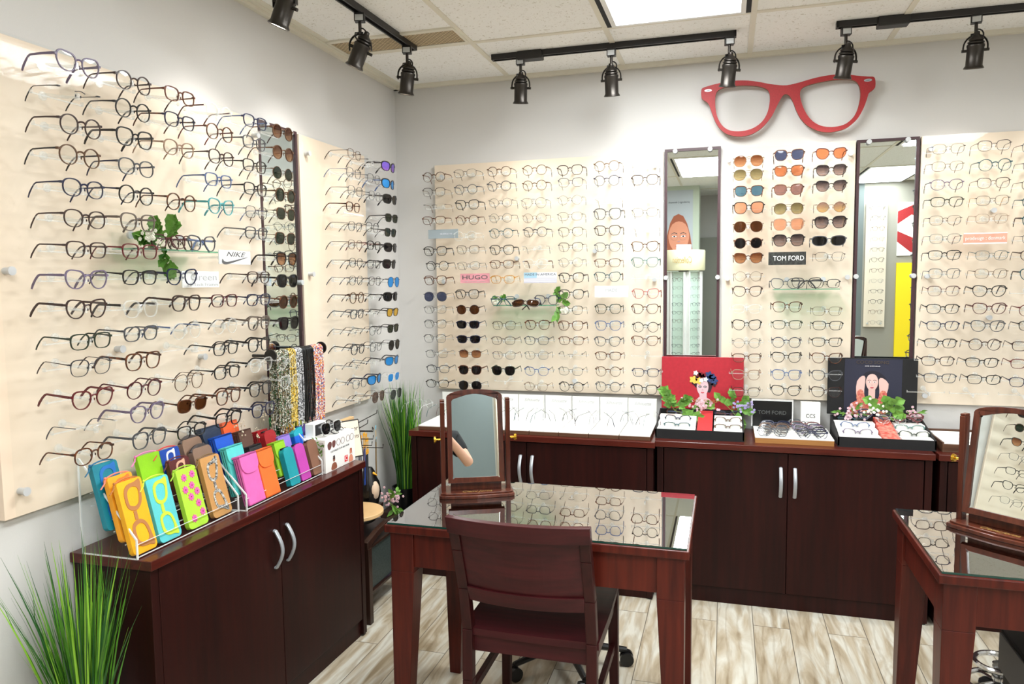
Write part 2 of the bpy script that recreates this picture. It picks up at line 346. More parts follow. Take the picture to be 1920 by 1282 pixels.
def spot_head(x, y, aim, tilt, label, energy, rotyoke):
    """aim: yaw of the tilt direction, tilt: degrees from straight down"""
    t = thing('track_spotlight', label, 'spotlight', (x, y, H), rotyoke)
    MB().box(-.02, .02, -.016, .016, -.058, -.024).build('adaptor', TRACK, t, bevel=.002)
    MB().box(-.0155, .0155, -.0175, -.016, -.056, -.034).build('rating_label', flat('label_grey', (190, 192, 192)), t)
    MB().cyl((0, 0, -.058), (0, 0, -.10), .0065, n=10).ball((0, 0, -.102), .010, 8).build('stem', LAMPM, t, smooth=True)
    # yoke arch in local xz
    pts = [(-.043, 0, -.168)]+[(-.043*math.cos(PI*i/12), 0, -.15+.046*math.sin(PI*i/12)) for i in range(13)]+[(.043, 0, -.168)]
    MB().tube(pts, .0035, 6, flat=(1, 2.2)).build('yoke', LAMPM, t, smooth=True)
    T = Matrix.Translation((0, 0, -.165)) @ Matrix.Rotation(aim-rotyoke, 4, 'Z') @ Matrix.Rotation(math.radians(tilt), 4, 'Y') @ Matrix.Rotation(-(aim-rotyoke), 4, 'Z')
    body = [(.004, .075), (.010, .072), (.011, .062), (.020, .052), (.027, .045), (.028, .040), (.024, .037), (.030, .033), (.031, .029), (.027, .026), (.032, .022), (.033, .016), (.031, .010), (.031, -.058), (.036, -.066), (.038, -.070), (.034, -.072), (.030, -.070), (.030, -.058), (.001, -.056)]
    MB().lathe(body[::-1], 28, M=T).cyl((-.049, 0, 0), (-.03, 0, 0), .006, n=8, M=T).cyl((.03, 0, 0), (.049, 0, 0), .006, n=8, M=T).build('lamp_body', LAMPM, t, smooth=True)
    loop = [(.004+.022*math.sin(2*PI*i/14), -.012+.01*math.cos(2*PI*i/14), -.108+.026*math.cos(2*PI*i/14)) for i in range(12)]+[(.012, 0, -.098)]
    MB().tube(loop, .003, 6).build('cable', BLACK, t, smooth=True)
    zf = -.069 if y < -1 else -.0605; MB().lathe([(.001, zf), (.0285 if zf > -.065 else .032, zf), (.0285 if zf > -.065 else .032, zf+.0015), (.001, zf+.0015)], 20, M=T).build('lamp_face', BULB, t)
    ld = bpy.data.lights.new('spot_beam', 'SPOT'); ld.energy = energy*(.8 if x > 1 and x < 2 else 1); ld.spot_size = math.radians(104); ld.spot_blend = 1; ld.shadow_soft_size = .028; ld.color = (1, .97, .925)
    lo = bpy.data.objects.new('spot_beam', ld); COL.objects.link(lo)
    W = Matrix.Translation((x, y, H)) @ Matrix.Rotation(rotyoke, 4, 'Z') @ T @ Matrix.Translation((0, 0, -.074))
    lo.matrix_world = W
    return t
# the T matrix tilts around y after turning to 'aim': positive tilt sends the mouth (-z) towards -x of the aim frame
SE = 15
spot_head(.372, -1.63, 0, 24, 'lit track spotlight nearest the camera above the left wall, cut by the photo edge', SE, .0)
spot_head(.384, -1.13, 0, 26, 'lit track spotlight tilted to the left wall, second on the short track', SE, .3)
spot_head(.392, -.70, -.5, 12, 'bronze spotlight at the corner end of the left wall track', SE, .25)
spot_head(.831, -.37, -1.2, 14, 'leftmost bronze spotlight on the middle track, leaning left', SE, .1)
spot_head(1.265, -.368, -1.57, 14, 'upright bronze spotlight in the middle of the middle track', SE, 0)
spot_head(1.786, -.366, -1.1, 13, 'bronze spotlight at the right end of the middle track', SE, .15)
spot_head(2.262, -.343, -1.1, 15, 'bronze spotlight overlapping the right end of the big red glasses', SE, .1)
spot_head(2.752, -.336, -1.57, 12, 'upright bronze spotlight at the top right of the back wall', SE, -.2)
spot_head(3.25, -.33, -1.57, 14, 'bronze spotlight farther right on the right track', SE, 0)

# ------------------------------------------------------------------ cabinets
def bow_handle(mb, p, axis_out, z0, z1, r=.0055):
    P = []
    for i in range(13):
        s_ = i/12; b = math.sin(PI*s_)*.026+.006
        P.append(Vector(p)+Vector(axis_out)*b+Vector((0, 0, z0+(z1-z0)*s_)))
    P = [Vector(p)+Vector((0, 0, z0))]+P+[Vector(p)+Vector((0, 0, z1))]
    return mb.tube(P, r, 8, flat=(1, 1.5))
def credenza(label, x0, x1, yf, h, doors, wtop=CABT, depthback=-.004):
    t = thing('storage_cabinet', label, 'cabinet', ((x0+x1)/2, (yf+depthback)/2, 0)); ox, oy = t.location.x, t.location.y
    X0, X1, Y0, Y1 = x0-ox, x1-ox, yf-oy, depthback-oy
    MB().box(X0-.008, X1+.008 if doors != 'r' else X1, Y0-.012, Y1, h-.028, h).build('top', wtop, t, bevel=.002)
    MB().box(X0, X0+.028, Y0, Y1, .008, h-.028).box(X1-.028, X1, Y0, Y1, .008, h-.028).box(X0+.028, X1-.028, Y0+.022, Y1, .0, h-.028).box(X0+.028, X1-.028, Y0+.012, Y0+.022, 0, .075).build('body', CAB, t, bevel=.0015)
    MB().cyl((X0+.014, Y0+.02, 0), (X0+.014, Y0+.02, .008), .012, n=10).cyl((X1-.014, Y0+.02, 0), (X1-.014, Y0+.02, .008), .012, n=10).build('foot', BLACK, t)
    a = X0+.032; b = X1-.032; m = (a+b)/2
    for s_, (p, q) in ((-1, (a, m-.0015)), (1, (m+.0015, b))):
        d = MB().box(p, q, Y0+.002, Y0+.02, .078, h-.034).build('door', CAB, t, bevel=.0015)
        hm = MB(); bow_handle(hm, (m+s_*.030, Y0+.002, 0), (0, -1, 0), .53, .66); hm.build('handle', SILVERP, d, smooth=True)
    return t
HB = .760
c1 = credenza('dark mahogany cabinet under the row of white eyewear trays', .244, 1.468, -.427, HB, 'lr')
c2 = credenza('dark mahogany cabinet below the two tall mirrors with red and black display boxes on top', 1.482, 2.640, -.385, HB, 'lr')
c3 = credenza('dark mahogany cabinet at right behind the second desk', 2.668, 3.85, -.385, HB, 'lr')
# left wall cabinet, doors facing +x
def left_cab():
    t = thing('storage_cabinet', 'dark mahogany cabinet on the left wall carrying the colourful glasses cases', 'cabinet', (.15, -1.655, 0))
    def P(x, y, z): return (x-.15, y+1.655, z)
    y0, y1 = -2.245, -1.068; xn, xf = .286, .322; h = .76
    def quad(xb, inset, ya, yb, z0, z1, mb, grow=0):
        fa = xn+(xf-xn)*(ya-y0)/(y1-y0); fb = xn+(xf-xn)*(yb-y0)/(y1-y0)
        mb.hexa([P(xb, ya, z0), P(fa+inset, ya, z0), P(fb+inset, yb, z0), P(xb, yb, z0)], [P(xb, ya, z1), P(fa+inset, ya, z1), P(fb+inset, yb, z1), P(xb, yb, z1)])
    m = MB(); quad(.004, 0, y0, y1, h-.028, h, m); m.build('top', CABTL, t, bevel=.002)
    m = MB(); quad(.006, -.012, y0+.008, y0+.036, .008, h-.028, m); quad(.006, -.012, y1-.036, y1-.008, .008, h-.028, m); quad(.006, -.036, y0+.036, y1-.036, 0, h-.028, m); quad(.02, -.026, y0+.036, y1-.036, 0, .075, m)
    m.build('body', CAB, t, bevel=.0015)
    MB().cyl(P(.29, y1-.022, 0), P(.29, y1-.022, .008), .012, n=10).build('foot', BLACK, t)
    ym = (y0+y1)/2+.005
    for s_, (p, q) in ((-1, (y0+.04, ym-.0015)), (1, (ym+.0015, y1-.04))):
        fa = xn+(xf-xn)*(p-y0)/(y1-y0)-.014; fb = xn+(xf-xn)*(q-y0)/(y1-y0)-.014
        m = MB().hexa([P(fa-.019, p, .078), P(fa, p, .078), P(fb, q, .078), P(fb-.019, q, .078)], [P(fa-.019, p, h-.034), P(fa, p, h-.034), P(fb, q, h-.034), P(fb-.019, q, h-.034)])
        d = m.build('door', CAB, t, bevel=.0015)
        hm = MB(); bow_handle(hm, P((xn+xf)/2-.014, ym+s_*.036, 0), (1, 0, 0), .53, .66); hm.build('handle', SILVERP, d, smooth=True)
left_cab()

# ------------------------------------------------------------------ desks
def desk(label, x0, x1, y0, y1):
    ox, oy = (x0+x1)/2, (y0+y1)/2
    t = thing('desk', label, 'table', (ox, oy, 0)); a, b = (x1-x0)/2, (y1-y0)/2
    MB().box(-a, a, -b, b, .727, .752).build('tabletop', TABLEW, t, bevel=.003)
    MB().box(-a+.09, a-.09, -b+.022, -b+.042, .615, .727).box(-a+.09, a-.09, b-.042, b-.022, .615, .727).box(-a+.022, -a+.042, -b+.09, b-.09, .615, .727).box(a-.042, a-.022, -b+.09, b-.09, .615, .727).build('apron', TABLEW, t, bevel=.001)
    for sx in (-1, 1):
        for sy in (-1, 1):
            ex, ey = sx*(a-.014), sy*(b-.014)              # outer corner
            def q(w, z): 
                xs = sorted((ex, ex-sx*w)); ys = sorted((ey, ey-sy*w)); return [(xs[0], ys[0], z), (xs[1], ys[0], z), (xs[1], ys[1], z), (xs[0], ys[1], z)]
            m = MB(); A, B, C = q(.078, .727), q(.078, .60), q(.044, 0)
            m.hexa(B, A); m.hexa(C, B); m.build('leg', TABLEW, t, bevel=.002)
    gl = thing('glass_sheet', 'clear glass sheet lying on the '+('front desk behind the wooden chair' if x0 < 1 else 'right desk at the photo edge'), 'glass top', (ox, oy, .752))
    MB().add([(-a+.008, -b+.008, .0062), (a-.008, -b+.008, .0062), (a-.008, b-.008, .0062), (-a+.008, b-.008, .0062)], [(0, 1, 2, 3)]).build('glass_surface', TGLASS, gl)
    m = MB()
    for p, q_ in (((-a+.008, -b+.008), (a-.008, -b+.008)), ((a-.008, -b+.008), (a-.008, b-.008)), ((a-.008, b-.008), (-a+.008, b-.008)), ((-a+.008, b-.008), (-a+.008, -b+.008))):
        m.add([(p[0], p[1], 0), (q_[0], q_[1], 0), (q_[0], q_[1], .006), (p[0], p[1], .006)], [(0, 1, 2, 3)])
    m.build('glass_edge', GEDGE, gl)
    return t
desk('cherry desk with a glass top in front of the wooden chair', .757, 1.696, -1.782, -1.222)
desk('cherry desk with a glass top cut by the right edge of the photo', 2.318, 3.26, -1.782, -1.226)

def table_mirror(label, px, py, rot, w=.205, lean=4):
    t = thing('tabletop_mirror', label, 'mirror', (px, py, .7582), rot)
    # base with curved front
    pts = [(-w/2-.03, -.045), (-w/2-.01, -.052), (0, -.062), (w/2+.01, -.052), (w/2+.03, -.045), (w/2+.03, .06), (-w/2-.03, .06)]
    MB().prism(pts, 0, .012).prism([(p[0]*.96, p[1]*.9+.004) for p in pts], .012, .018).build('base', WALNUT, t, bevel=.002)
    MB().box(-w/2+.012, w/2-.012, .0, .018, .018, .052).build('rail', WALNUT, t, bevel=.001)
    text('lettering', 'Clemi Jorna', .026, GOLDINK, t, Matrix.Translation((0, -.028, .0185)) @ Matrix.Rotation(0, 4, 'X'), width=.105, shear=.4)
    for s_ in (-1, 1):
        MB().box(s_*(w/2+.013)-.008, s_*(w/2+.013)+.008, -.006, .026, .012, .335).prism([(s_*(w/2+.013)-.008, -.004), (s_*(w/2+.013)+.008, -.004), (s_*(w/2+.013)+.008, .024), (s_*(w/2+.013)-.008, .024)], .335, .342).build('post', WALNUT, t, bevel=.002)
        MB().cyl((s_*(w/2+.021), .01, .2), (s_*(w/2+.036), .01, .2), .004, n=10).cyl((s_*(w/2+.036), .01, .2), (s_*(w/2+.044), .01, .2), .011, .013, n=14).build('knob', BRASS, t, smooth=True)
    T = Matrix.Translation((0, .01, .2)) @ Matrix.Rotation(math.radians(-lean), 4, 'X') @ RX
    hw = w/2-.003
    arch = [(-hw, -.155), (hw, -.155), (hw, .148)]+[(hw*math.cos(PI*i/12), .148+.026*math.sin(PI*i/12)) for i in range(1, 12)]+[(-hw, .148)]
    iw = hw-.018
    inn = smoothloop([(-iw+.006, -.136), (iw-.006, -.136), (iw, -.130), (iw, .132), (iw-.004, .139), (0, .158), (-iw+.004, .139), (-iw, .132), (-iw, -.130)][::1], 3)
    MB().prism(arch, -.008, .008, M=T, holes=[inn]).build('frame', WALNUT, t, bevel=.001)
    MB().prism(inn, -.004, .002, M=T).build('mirror_pane', MIRROR, t)
    return t
table_mirror('walnut tabletop swivel mirror on the front desk', .938, -1.412, .41, lean=10)
table_mirror('walnut tabletop swivel mirror on the right desk', 2.57, -1.44, -.708, w=.22, lean=10)

# ------------------------------------------------------------------ wooden chair seen from behind
def chair():
    t = thing('wooden_chair', 'espresso brown wooden chair with a solid curved back, seen from behind', 'chair', (1.232, -1.60, 0)); oy = 1.60; ox = -1.232
    W = .211
    m = MB(); n = 10
    b = []; tq = []
    for i in range(n+1):
        x = -W+2*W*i/n; c = .014*(1-(x/W)**2)
        b.append((x, -.20-c*.5)); 
    poly = b+[(W+.002, .02), (W-.004, .236), (W-.03, .246), (-W+.03, .246), (-W+.004, .236), (-W-.002, .02)]
    m.prism(poly, .440, .462); m.build('seat', CHAIRW, t, bevel=.005)
    MB().box(-W+.03, W-.03, -.19, -.17, .385, .44).box(-W+.03, W-.03, .205, .225, .385, .44).box(-W+.012, -W+.03, -.17, .21, .385, .44).box(W-.03, W-.012, -.17, .21, .385, .44).build('seat_frame', CHAIRW, t, bevel=.001)
    for s_ in (-1, 1):
        x0, x1 = sorted((s_*(W-.004), s_*(W-.036)))
        def q(y, z, d=.034): return [(x0, y-d/2, z), (x1, y-d/2, z), (x1, y+d/2, z), (x0, y+d/2, z)]
        m = MB(); Q = [q(-.225, 0, .026), q(-.20, .30), q(-.195, .46), q(-.225, .60, .032), q(-.275, .735, .028), q(-.318, .845, .024)]
        for i in range(5): m.hexa(Q[i], Q[i+1])
        m.build('rear_leg', CHAIRP, t, bevel=.003)
        m = MB().hexa([(s_*W-.014*s_-.014, .20, 0), (s_*W-.014*s_+.014, .20, 0), (s_*W-.014*s_+.014, .228, 0), (s_*W-.014*s_-.014, .228, 0)], [(s_*W-.02*s_-.018, .195, .44), (s_*W-.02*s_+.018, .195, .44), (s_*W-.02*s_+.018, .232, .44), (s_*W-.02*s_-.018, .232, .44)])
        m.build('front_leg', CHAIRP, t, bevel=.002)
        MB().box(s_*(W-.02)-.009, s_*(W-.02)+.009, -.20, .20, .235, .262).build('stretcher', CHAIRP, t, bevel=.002)
    def curved(z0, z1, yb0, yb1, th, bow, xw, name):
        m = MB(); k = 16; vs = []
        for i in range(k+1):
            x = -xw+2*xw*i/k; c = bow*(1-(x/xw)**2)
            vs += [(x, yb0-c-th/2, z0), (x, yb0-c+th/2, z0), (x, yb1-c+th/2, z1), (x, yb1-c-th/2, z1)]
        fs = []
        for i in range(k):
            a = i*4; c = a+4
            fs += [(a, c, c+3, a+3), (a+1, a+2, c+2, c+1), (a+3, c+3, c+2, a+2), (a, a+1, c+1, c)]
        fs += [(0, 3, 2, 1), (k*4, k*4+1, k*4+2, k*4+3)]
        m.add(vs, fs); return m.build(name, CHAIRW, t, bevel=.002, smooth=False)
    curved(.795, .847, -.303, -.320, .026, .030, W-.002, 'top_rail')
    curved(.60, .80, -.228, -.300, .012, .028, W-.034, 'back_panel')
    curved(.562, .612, -.212, -.232, .030, .026, W-.034, 'lower_rail')
chair()

# swivel stool behind the chair, under the desk
def stool(label, x, y, seat_z, rot, ring=False, seat=True):
    t = thing('swivel_stool', label, 'stool', (x, y, 0), rot)
    for k in range(5):
        a = 2*PI*k/5; d = Vector((math.cos(a), math.sin(a), 0))
        MB().tube([d*.02+Vector((0, 0, .085)), d*.24+Vector((0, 0, .06))], [.018, .011], 8).build('base_arm', CHROME if ring else BLACK, t, smooth=True)
        c = d*.24; pr = Vector((-d.y, d.x, 0))
        w = MB().cyl(c-pr*.022+Vector((0, 0, .027)), c-pr*.006+Vector((0, 0, .027)), .027, n=16).cyl(c+pr*.006+Vector((0, 0, .027)), c+pr*.022+Vector((0, 0, .027)), .027, n=16).box(c.x-.008, c.x+.008, c.y-.008, c.y+.008, .03, .06)
        w.build('caster', BLACK, t, smooth=True)
    MB().cyl((0, 0, .05), (0, 0, .12), .032, n=16).build('hub', BLACK, t, smooth=True)
    MB().cyl((0, 0, .12), (0, 0, seat_z-.06), .014, n=14).build('gas_column', CHROME, t, smooth=True)
    if seat: MB().lathe([(.001, seat_z-.06), (.15, seat_z-.06), (.165, seat_z-.04), (.165, seat_z-.015), (.14, seat_z), (.001, seat_z)], 28).build('seat', BLACK, t, smooth=True)
    if ring: MB().tube([(.19*math.cos(2*PI*i/32), .19*math.sin(2*PI*i/32), .17) for i in range(32)], .011, 8, closed=True).build('foot_ring', CHROME, t, smooth=True)
stool('black swivel stool on casters tucked under the front desk', 1.19, -1.09, .43, .2)

# black task chair at the lower right corner
def task_chair():
    c = at(1872, 1258, 2, .10); t = thing('task_chair', 'black task chair with chrome foot ring at the lower right corner', 'chair', (c.x, c.y, 0))
    q = at(1876, 1176, 2, .45); x, y = q.x-c.x, q.y-c.y
    MB().box(x, x+.40, y-.36, y, .425, .45).box(x+.004, x+.03, y-.34, y-.02, .20, .425).build('seat', BLACKM, t, bevel=.006)
    MB().box(x-.006, x+.003, y-.34, y-.01, .33, .44).build('side_bracket', flat('bracket_grey', (74, 74, 76)), t, bevel=.002)
    MB().cyl((0, 0, .05), (0, 0, .13), .02, n=16).build('column', CHROME, t, smooth=True)
    MB().tube([(0, 0, .12), (x+.1, y-.15, .42)], .02, 10).build('seat_arm', BLACK, t, smooth=True)
    for r, z in ((.10, .05), (.075, .13)):
        MB().tube([(r*math.cos(2*PI*i/36), r*math.sin(2*PI*i/36), z) for i in range(36)], .010, 8, closed=True).build('chrome_ring', CHROME, t, smooth=True)
    for k in range(4):
        a = 2*PI*k/4+.4; MB().tube([(0, 0, .06), (.10*math.cos(a), .10*math.sin(a), .05)], .007, 8).build('spoke', CHROME, t, smooth=True)
    MB().cyl((0, 0, 0), (0, 0, .05), .06, n=16).build('foot', BLACK, t)
task_chair()

# ------------------------------------------------------------------ eyewear
FC = {  # code: (word, rgb, rough, metal)
 'blk': ('black', (20, 19, 21), .3, 0), 'tor': ('tortoiseshell', (96, 52, 24), .3, 0), 'gld': ('thin gold', (112, 76, 48), .45, .2),
 'sil': ('thin silver', (70, 70, 76), .45, .2), 'gry': ('grey', (92, 94, 100), .35, 0), 'brn': ('dark brown', (66, 42, 36), .35, 0), 'red': ('dark red', (120, 30, 38), .35, 0),
 'pur': ('lilac', (134, 118, 150), .35, 0), 'blu': ('light blue', (96, 122, 176), .35, 0), 'nav': ('navy', (30, 38, 78), .3, 0), 'tea': ('teal', (38, 94, 104), .3, 0),
 'tur': ('turquoise', (92, 196, 204), .3, 0), 'grn': ('dark green', (42, 58, 40), .35, 0), 'pnk': ('coral pink', (224, 128, 120), .35, 0), 'amb': ('amber yellow', (238, 166, 52), .3, 0),
 'ros': ('rose beige', (196, 160, 134), .35, 0), 'tau': ('taupe', (128, 112, 102), .35, 0), 'mnt': ('sea green', (112, 160, 156), .35, 0), 'brd': ('copper', (126, 66, 40), .4, .2), 'bur': ('burgundy', (92, 24, 34), .3, 0)}
def frame_mat(c):
    if c == 'clr': return ROD
    if c == 'tor':
        if 'frame_tor' not in MATS: pbr('frame_tor', (110, 58, 26), .4, noise=.8, nscale=90, rgb2=(26, 15, 10))
        return MATS['frame_tor']
    w, rgb, ro, me = FC[c]; rgb = tuple(int(q*.78) for q in rgb)
    return MATS.get('frame_'+c) or pbr('frame_'+c, rgb, ro, metal=me)
def fword(c): return 'clear' if c == 'clr' else FC[c][0]
LC = {  # lenses: word, tint, gradient bottom, opacity, body
 '-': ('', (250, 251, 250), None, .015, (255, 255, 255)), 'brg': ('brown gradient lenses', (120, 74, 48), (206, 156, 120), .12, (120, 70, 40)),
 'grg': ('grey gradient lenses', (72, 64, 70), (186, 168, 168), .14, (60, 56, 58)), 'drk': ('dark grey lenses', (30, 28, 30), None, .2, (30, 28, 30)),
 'gre': ('green lenses', (40, 50, 38), None, .2, (40, 52, 38)), 'brw': ('brown lenses', (92, 56, 32), None, .2, (70, 40, 20)), 'blu': ('blue grey lenses', (78, 84, 112), None, .2, (70, 84, 120)),
 'org': ('orange lenses', (206, 138, 100), None, .2, (170, 90, 56)), 'tel': ('blue lenses', (92, 132, 156), None, .2, (80, 120, 144)), 'pch': ('peach lenses', (232, 176, 146), None, .15, (230, 160, 130)),
 'mau': ('mauve lenses', (160, 128, 124), None, .2, (140, 104, 100)), 'olv': ('pale olive lenses', (112, 104, 76), (190, 182, 144), .15, (130, 120, 80)), 'pye': ('violet to yellow lenses', (160, 132, 130), (232, 200, 140), .15, (180, 150, 120)),
 'mbl': ('mirrored blue lenses', (40, 110, 190), None, .75, (36, 130, 200)), 'mpu': ('mirrored violet lenses', (110, 80, 190), (220, 110, 90), .6, (120, 96, 210)), 'myl': ('mirrored yellow lenses', (190, 150, 50), None, .7, (190, 150, 50))}
def lens_mat(c):
    n = 'lens_'+c
    if n in MATS: return MATS[n]
    w, t, gr, op, bd = LC[c]
    return thin(n, t, op, body=bd, gloss=.9 if c != '-' else .8, grad=gr, cap_=0 if c != '-' else .06)
SH = {  # word, half width, half height, power, rim, cat lift, bottom taper, gap
 'rt': ('rectangular', .0255, .0188, 3.4, .0022, .001, .14, .0165), 'sq': ('square', .0252, .0222, 3.0, .0025, .002, .18, .0165), 'ro': ('round', .0238, .0232, 2.1, .0020, .0, .0, .0205),
 'ov': ('oval', .0250, .0208, 2.4, .0020, .0015, .05, .0175), 'ct': ('cat-eye', .0256, .0220, 2.7, .0024, .0055, .24, .0165), 'av': ('aviator', .0268, .0246, 2.5, .0015, -.001, .16, .0165),
 'bl': ('browline', .0250, .0208, 3.0, .0014, .002, .11, .0175), 'rl': ('rimless', .0248, .0200, 3.0, .0, .0, .08, .0185), 'hx': ('geometric', .0245, .0225, 1.85, .0014, .0, .0, .0190),
 'sp': ('wraparound', .0300, .0200, 2.8, .0030, .002, .12, .0130), 'tr': ('fine-rimmed', .0250, .0198, 3.0, .0014, .001, .08, .0175), 'bg': ('large square', .0268, .0246, 2.9, .0029, .002, .2, .0160)}
def outline(sh, n=26):
    w, a, b, p, t, lift, tap, gap = SH[sh]; out = []
    for i in range(n):
        th = 2*PI*i/n; c, s_ = math.cos(th), math.sin(th)
        x = a*math.copysign(abs(c)**(2/p), c); z = b*math.copysign(abs(s_)**(2/p), s_)
        if z < 0: x = x*(1-tap*(-z/b)) + (tap*.006 if sh == 'av' else 0)
        z += lift*max(0, x/a)*(1 if z > 0 else .4)
        out.append((x, z))
    return out
MC = {}
def wrapy(sh, X): return (2.6 if sh == 'sp' else .75)*X*X
def glasses_meshes(sh, col, two=None):
    """front, lens (right, left), temples as shared meshes"""
    key = (sh, col, two)
    if key in MC: return MC[key]
    w, a, b, p, t, lift, tap, gap = SH[sh]; o = outline(sh); n = len(o); cx = gap/2+t+a
    fr = MB(); d = .0036 if t > .0018 else .002
    for sg in (-1, 1):
        if t > 0:
            vs = []
            for (x, z) in o:
                L = math.hypot(x, z); tt = t*(1.9 if (sh == 'bl' and z > .3*b) else (1.5 if z > .4*b and t > .0018 else 1)); q = 1+tt/L
                for (X, Z) in ((x, z), (x*q, z*q)):
                    wx = sg*(X+cx); y = wrapy(sh, wx)
                    vs += [(wx, y-d/2, Z), (wx, y+d/2, Z)]
            fs = []
            for i in range(n):
                A = i*4; B = ((i+1) % n)*4
                q4 = [(A, B, B+2, A+2), (A+1, A+3, B+3, B+1), (A+2, B+2, B+3, A+3), (A, A+1, B+1, B)]
                fs += [q[::-1] if sg > 0 else q for q in q4]
            fr.add(vs, fs)
        xo = cx+a+t; zh = .55*b
        ye = wrapy(sh, xo)
        m = .0022 if t > .0018 else .0012
        xs = sorted((sg*(xo-.0025), sg*(xo+.0045)))
        fr.box(xs[0], xs[1], ye-.0018, ye+.007, zh-m*1.3, zh+m*1.3)
    zb = .35*b; hb = gap/2+.002
    if sh in ('av',): fr.tube([(-hb-.002, 0, b*.72), (0, -.001, b*.78), (hb+.002, 0, b*.72)], .0012, 6).tube([(-hb, 0, zb), (0, -.001, zb+.002), (hb, 0, zb)], .0009, 6)
    elif t > .0018: fr.tube([(-hb, 0, zb), (-hb*.5, -.001, zb+.0035), (0, -.0015, zb+.0045), (hb*.5, -.001, zb+.0035), (hb, 0, zb)], .0021, 6, flat=(1.2, .9))
    else: fr.tube([(-hb-(.004 if t == 0 else 0), 0, zb), (-hb*.4, -.001, zb+.003), (hb*.4, -.001, zb+.003), (hb+(.004 if t == 0 else 0), 0, zb)], .0011, 6)
    for sg in (-1, 1): fr.ball((sg*.0075, .006, -.1*b), .0025, 5, sc=(.6, .8, 1.5))
    F = fr.build('front_tmp', [frame_mat(col)], smooth=True); fm = F.data; bpy.data.objects.remove(F)
    lm = []
    for sg in (-1, 1):
        l = MB(); vs = [(sg*cx, wrapy(sh, cx)-.0012, 0)]
        for (x, z) in o: wx = sg*(x+cx); vs.append((wx, wrapy(sh, wx), z))
        fs = [((0, i+1, (i+1) % n+1) if sg > 0 else (0, (i+1) % n+1, i+1)) for i in range(n)]
        l.add(vs, fs); L_ = l.build('lens_tmp', [lens_mat('-')], smooth=True); lm.append(L_.data); bpy.data.objects.remove(L_)
    tm = []
    xo = cx+a+t+.004; zh = .55*b
    hh = .0042 if (t > .0023 or sh == 'sp') else (.0028 if t > .0018 else .0014)
    for sg in (-1, 1):
        tp = MB(); y0 = wrapy(sh, xo)+.006
        P = [(sg*xo, y0, zh), (sg*(xo+.0015), .05, zh), (sg*(xo), .095, zh-.001), (sg*(xo-.001), .104, zh-.004), (sg*(xo-.002), .116, zh-.014), (sg*(xo-.003), .128, zh-.028), (sg*(xo-.004), .134, zh-.038)]
        P = [(x_, y_ if y_ < .02 else y_*.87, z_) for x_, y_, z_ in P]
        tp.tube(P[:4], [hh, hh*.8, hh*.75, hh*.8], 6, flat=(1, .35 if hh > .002 else .7), mi=0)
        h2 = max(hh*.8, .0019); tp.tube(P[3:], [h2, h2, h2*1.1, h2*.9], 6, flat=(1, .6), mi=1)
        tipc = {'gld': 'brn', 'sil': 'blk', 'clr': 'clr', 'brd': 'brn'}.get(col, col)
        T_ = tp.build('temple_tmp', [frame_mat(two or col), frame_mat(two or tipc)], smooth=True); tm.append(T_.data); bpy.data.objects.remove(T_)
    MC[key] = (fm, lm, tm); return MC[key]
LENSCACHE = {}
def glasses(spec, M, label, group, folded=False):
    """spec: shape.frame[.lens[.temple colour]]"""
    p = spec.split('.'); sh, col = p[0], p[1]; ln = p[2] if len(p) > 2 and p[2] else '-'; two = p[3] if len(p) > 3 else None
    fm, lm, tm = glasses_meshes(sh, col, two)
    kind = 'sunglasses' if ln != '-' else 'eyeglasses'
    r = bpy.data.objects.new(kind, fm); COL.objects.link(r); r.matrix_world = M; tag(r, label, kind, group)
    for i in range(2):
        k = (sh, ln, i)
        if k not in LENSCACHE:
            me = lm[i].copy(); me.materials.clear(); me.materials.append(lens_mat(ln)); LENSCACHE[k] = me
        o = bpy.data.objects.new('lens', LENSCACHE[k]); COL.objects.link(o); o.parent = r
    for i, sg in enumerate((-1, 1)):
        o = bpy.data.objects.new('temple', tm[i]); COL.objects.link(o); o.parent = r
        if folded:
            w, a, b, pw, t, lift, tap, gap = SH[sh]; xo = gap/2+2*t+2*a+.002; y0 = wrapy(sh, xo)+.006+(.004 if i else 0)
            o.matrix_local = Matrix.Translation((sg*xo, y0, 0)) @ Matrix.Rotation(sg*math.radians(88), 4, 'Z') @ Matrix.Translation((-sg*xo, -y0, 0))
    return r
ORD = 'first second third fourth fifth sixth seventh eighth ninth tenth eleventh twelfth thirteenth fourteenth fifteenth sixteenth'.split()
def gword(spec):
    p = spec.split('.'); ln = p[2] if len(p) > 2 and p[2] else '-'
    if ln == '-': return f'{fword(p[1])} {SH[p[0]][0]} eyeglasses'
    return f'{fword(p[1])} {SH[p[0]][0]} sunglasses'

# ------------------------------------------------------------------ display boards on the walls
def board(label, side, a0, a1, z0, z1, acr=None, standoffs=(), wood=True):
    """side 'L': on the left wall (a = y), 'B': on the back wall (a = x)"""
    if side == 'B': t = thing('display_board', label, 'display board', ((a0+a1)/2, 0, (z0+z1)/2))
    else: t = thing('display_board', label, 'display board', (0, (a0+a1)/2, (z0+z1)/2), PI/2)
    a = (a1-a0)/2; b = (z1-z0)/2
    if wood: MB().box(-a, a, -.026, -.006, -b, b).box(-a+.1, -a+.14, -.006, -.0005, -b+.1, b-.1).box(a-.14, a-.1, -.006, -.0005, -b+.1, b-.1).build('wood_panel', MAPLE, t, bevel=.001)
    c0, c1 = acr if acr else (-a, a)
    MB().box(c0, c1, -.046, -.041, -b, b+.0).build('acrylic_sheet', ACR, t)
    for (u, w) in standoffs:
        MB().cyl((u, -.026, w), (u, -.048, w), .009, n=16).cyl((u, -.047, w), (u, -.052, w), .0115, n=18).build('standoff', STEEL, t, smooth=True)
    return t
zt, zb = 2.150, .918
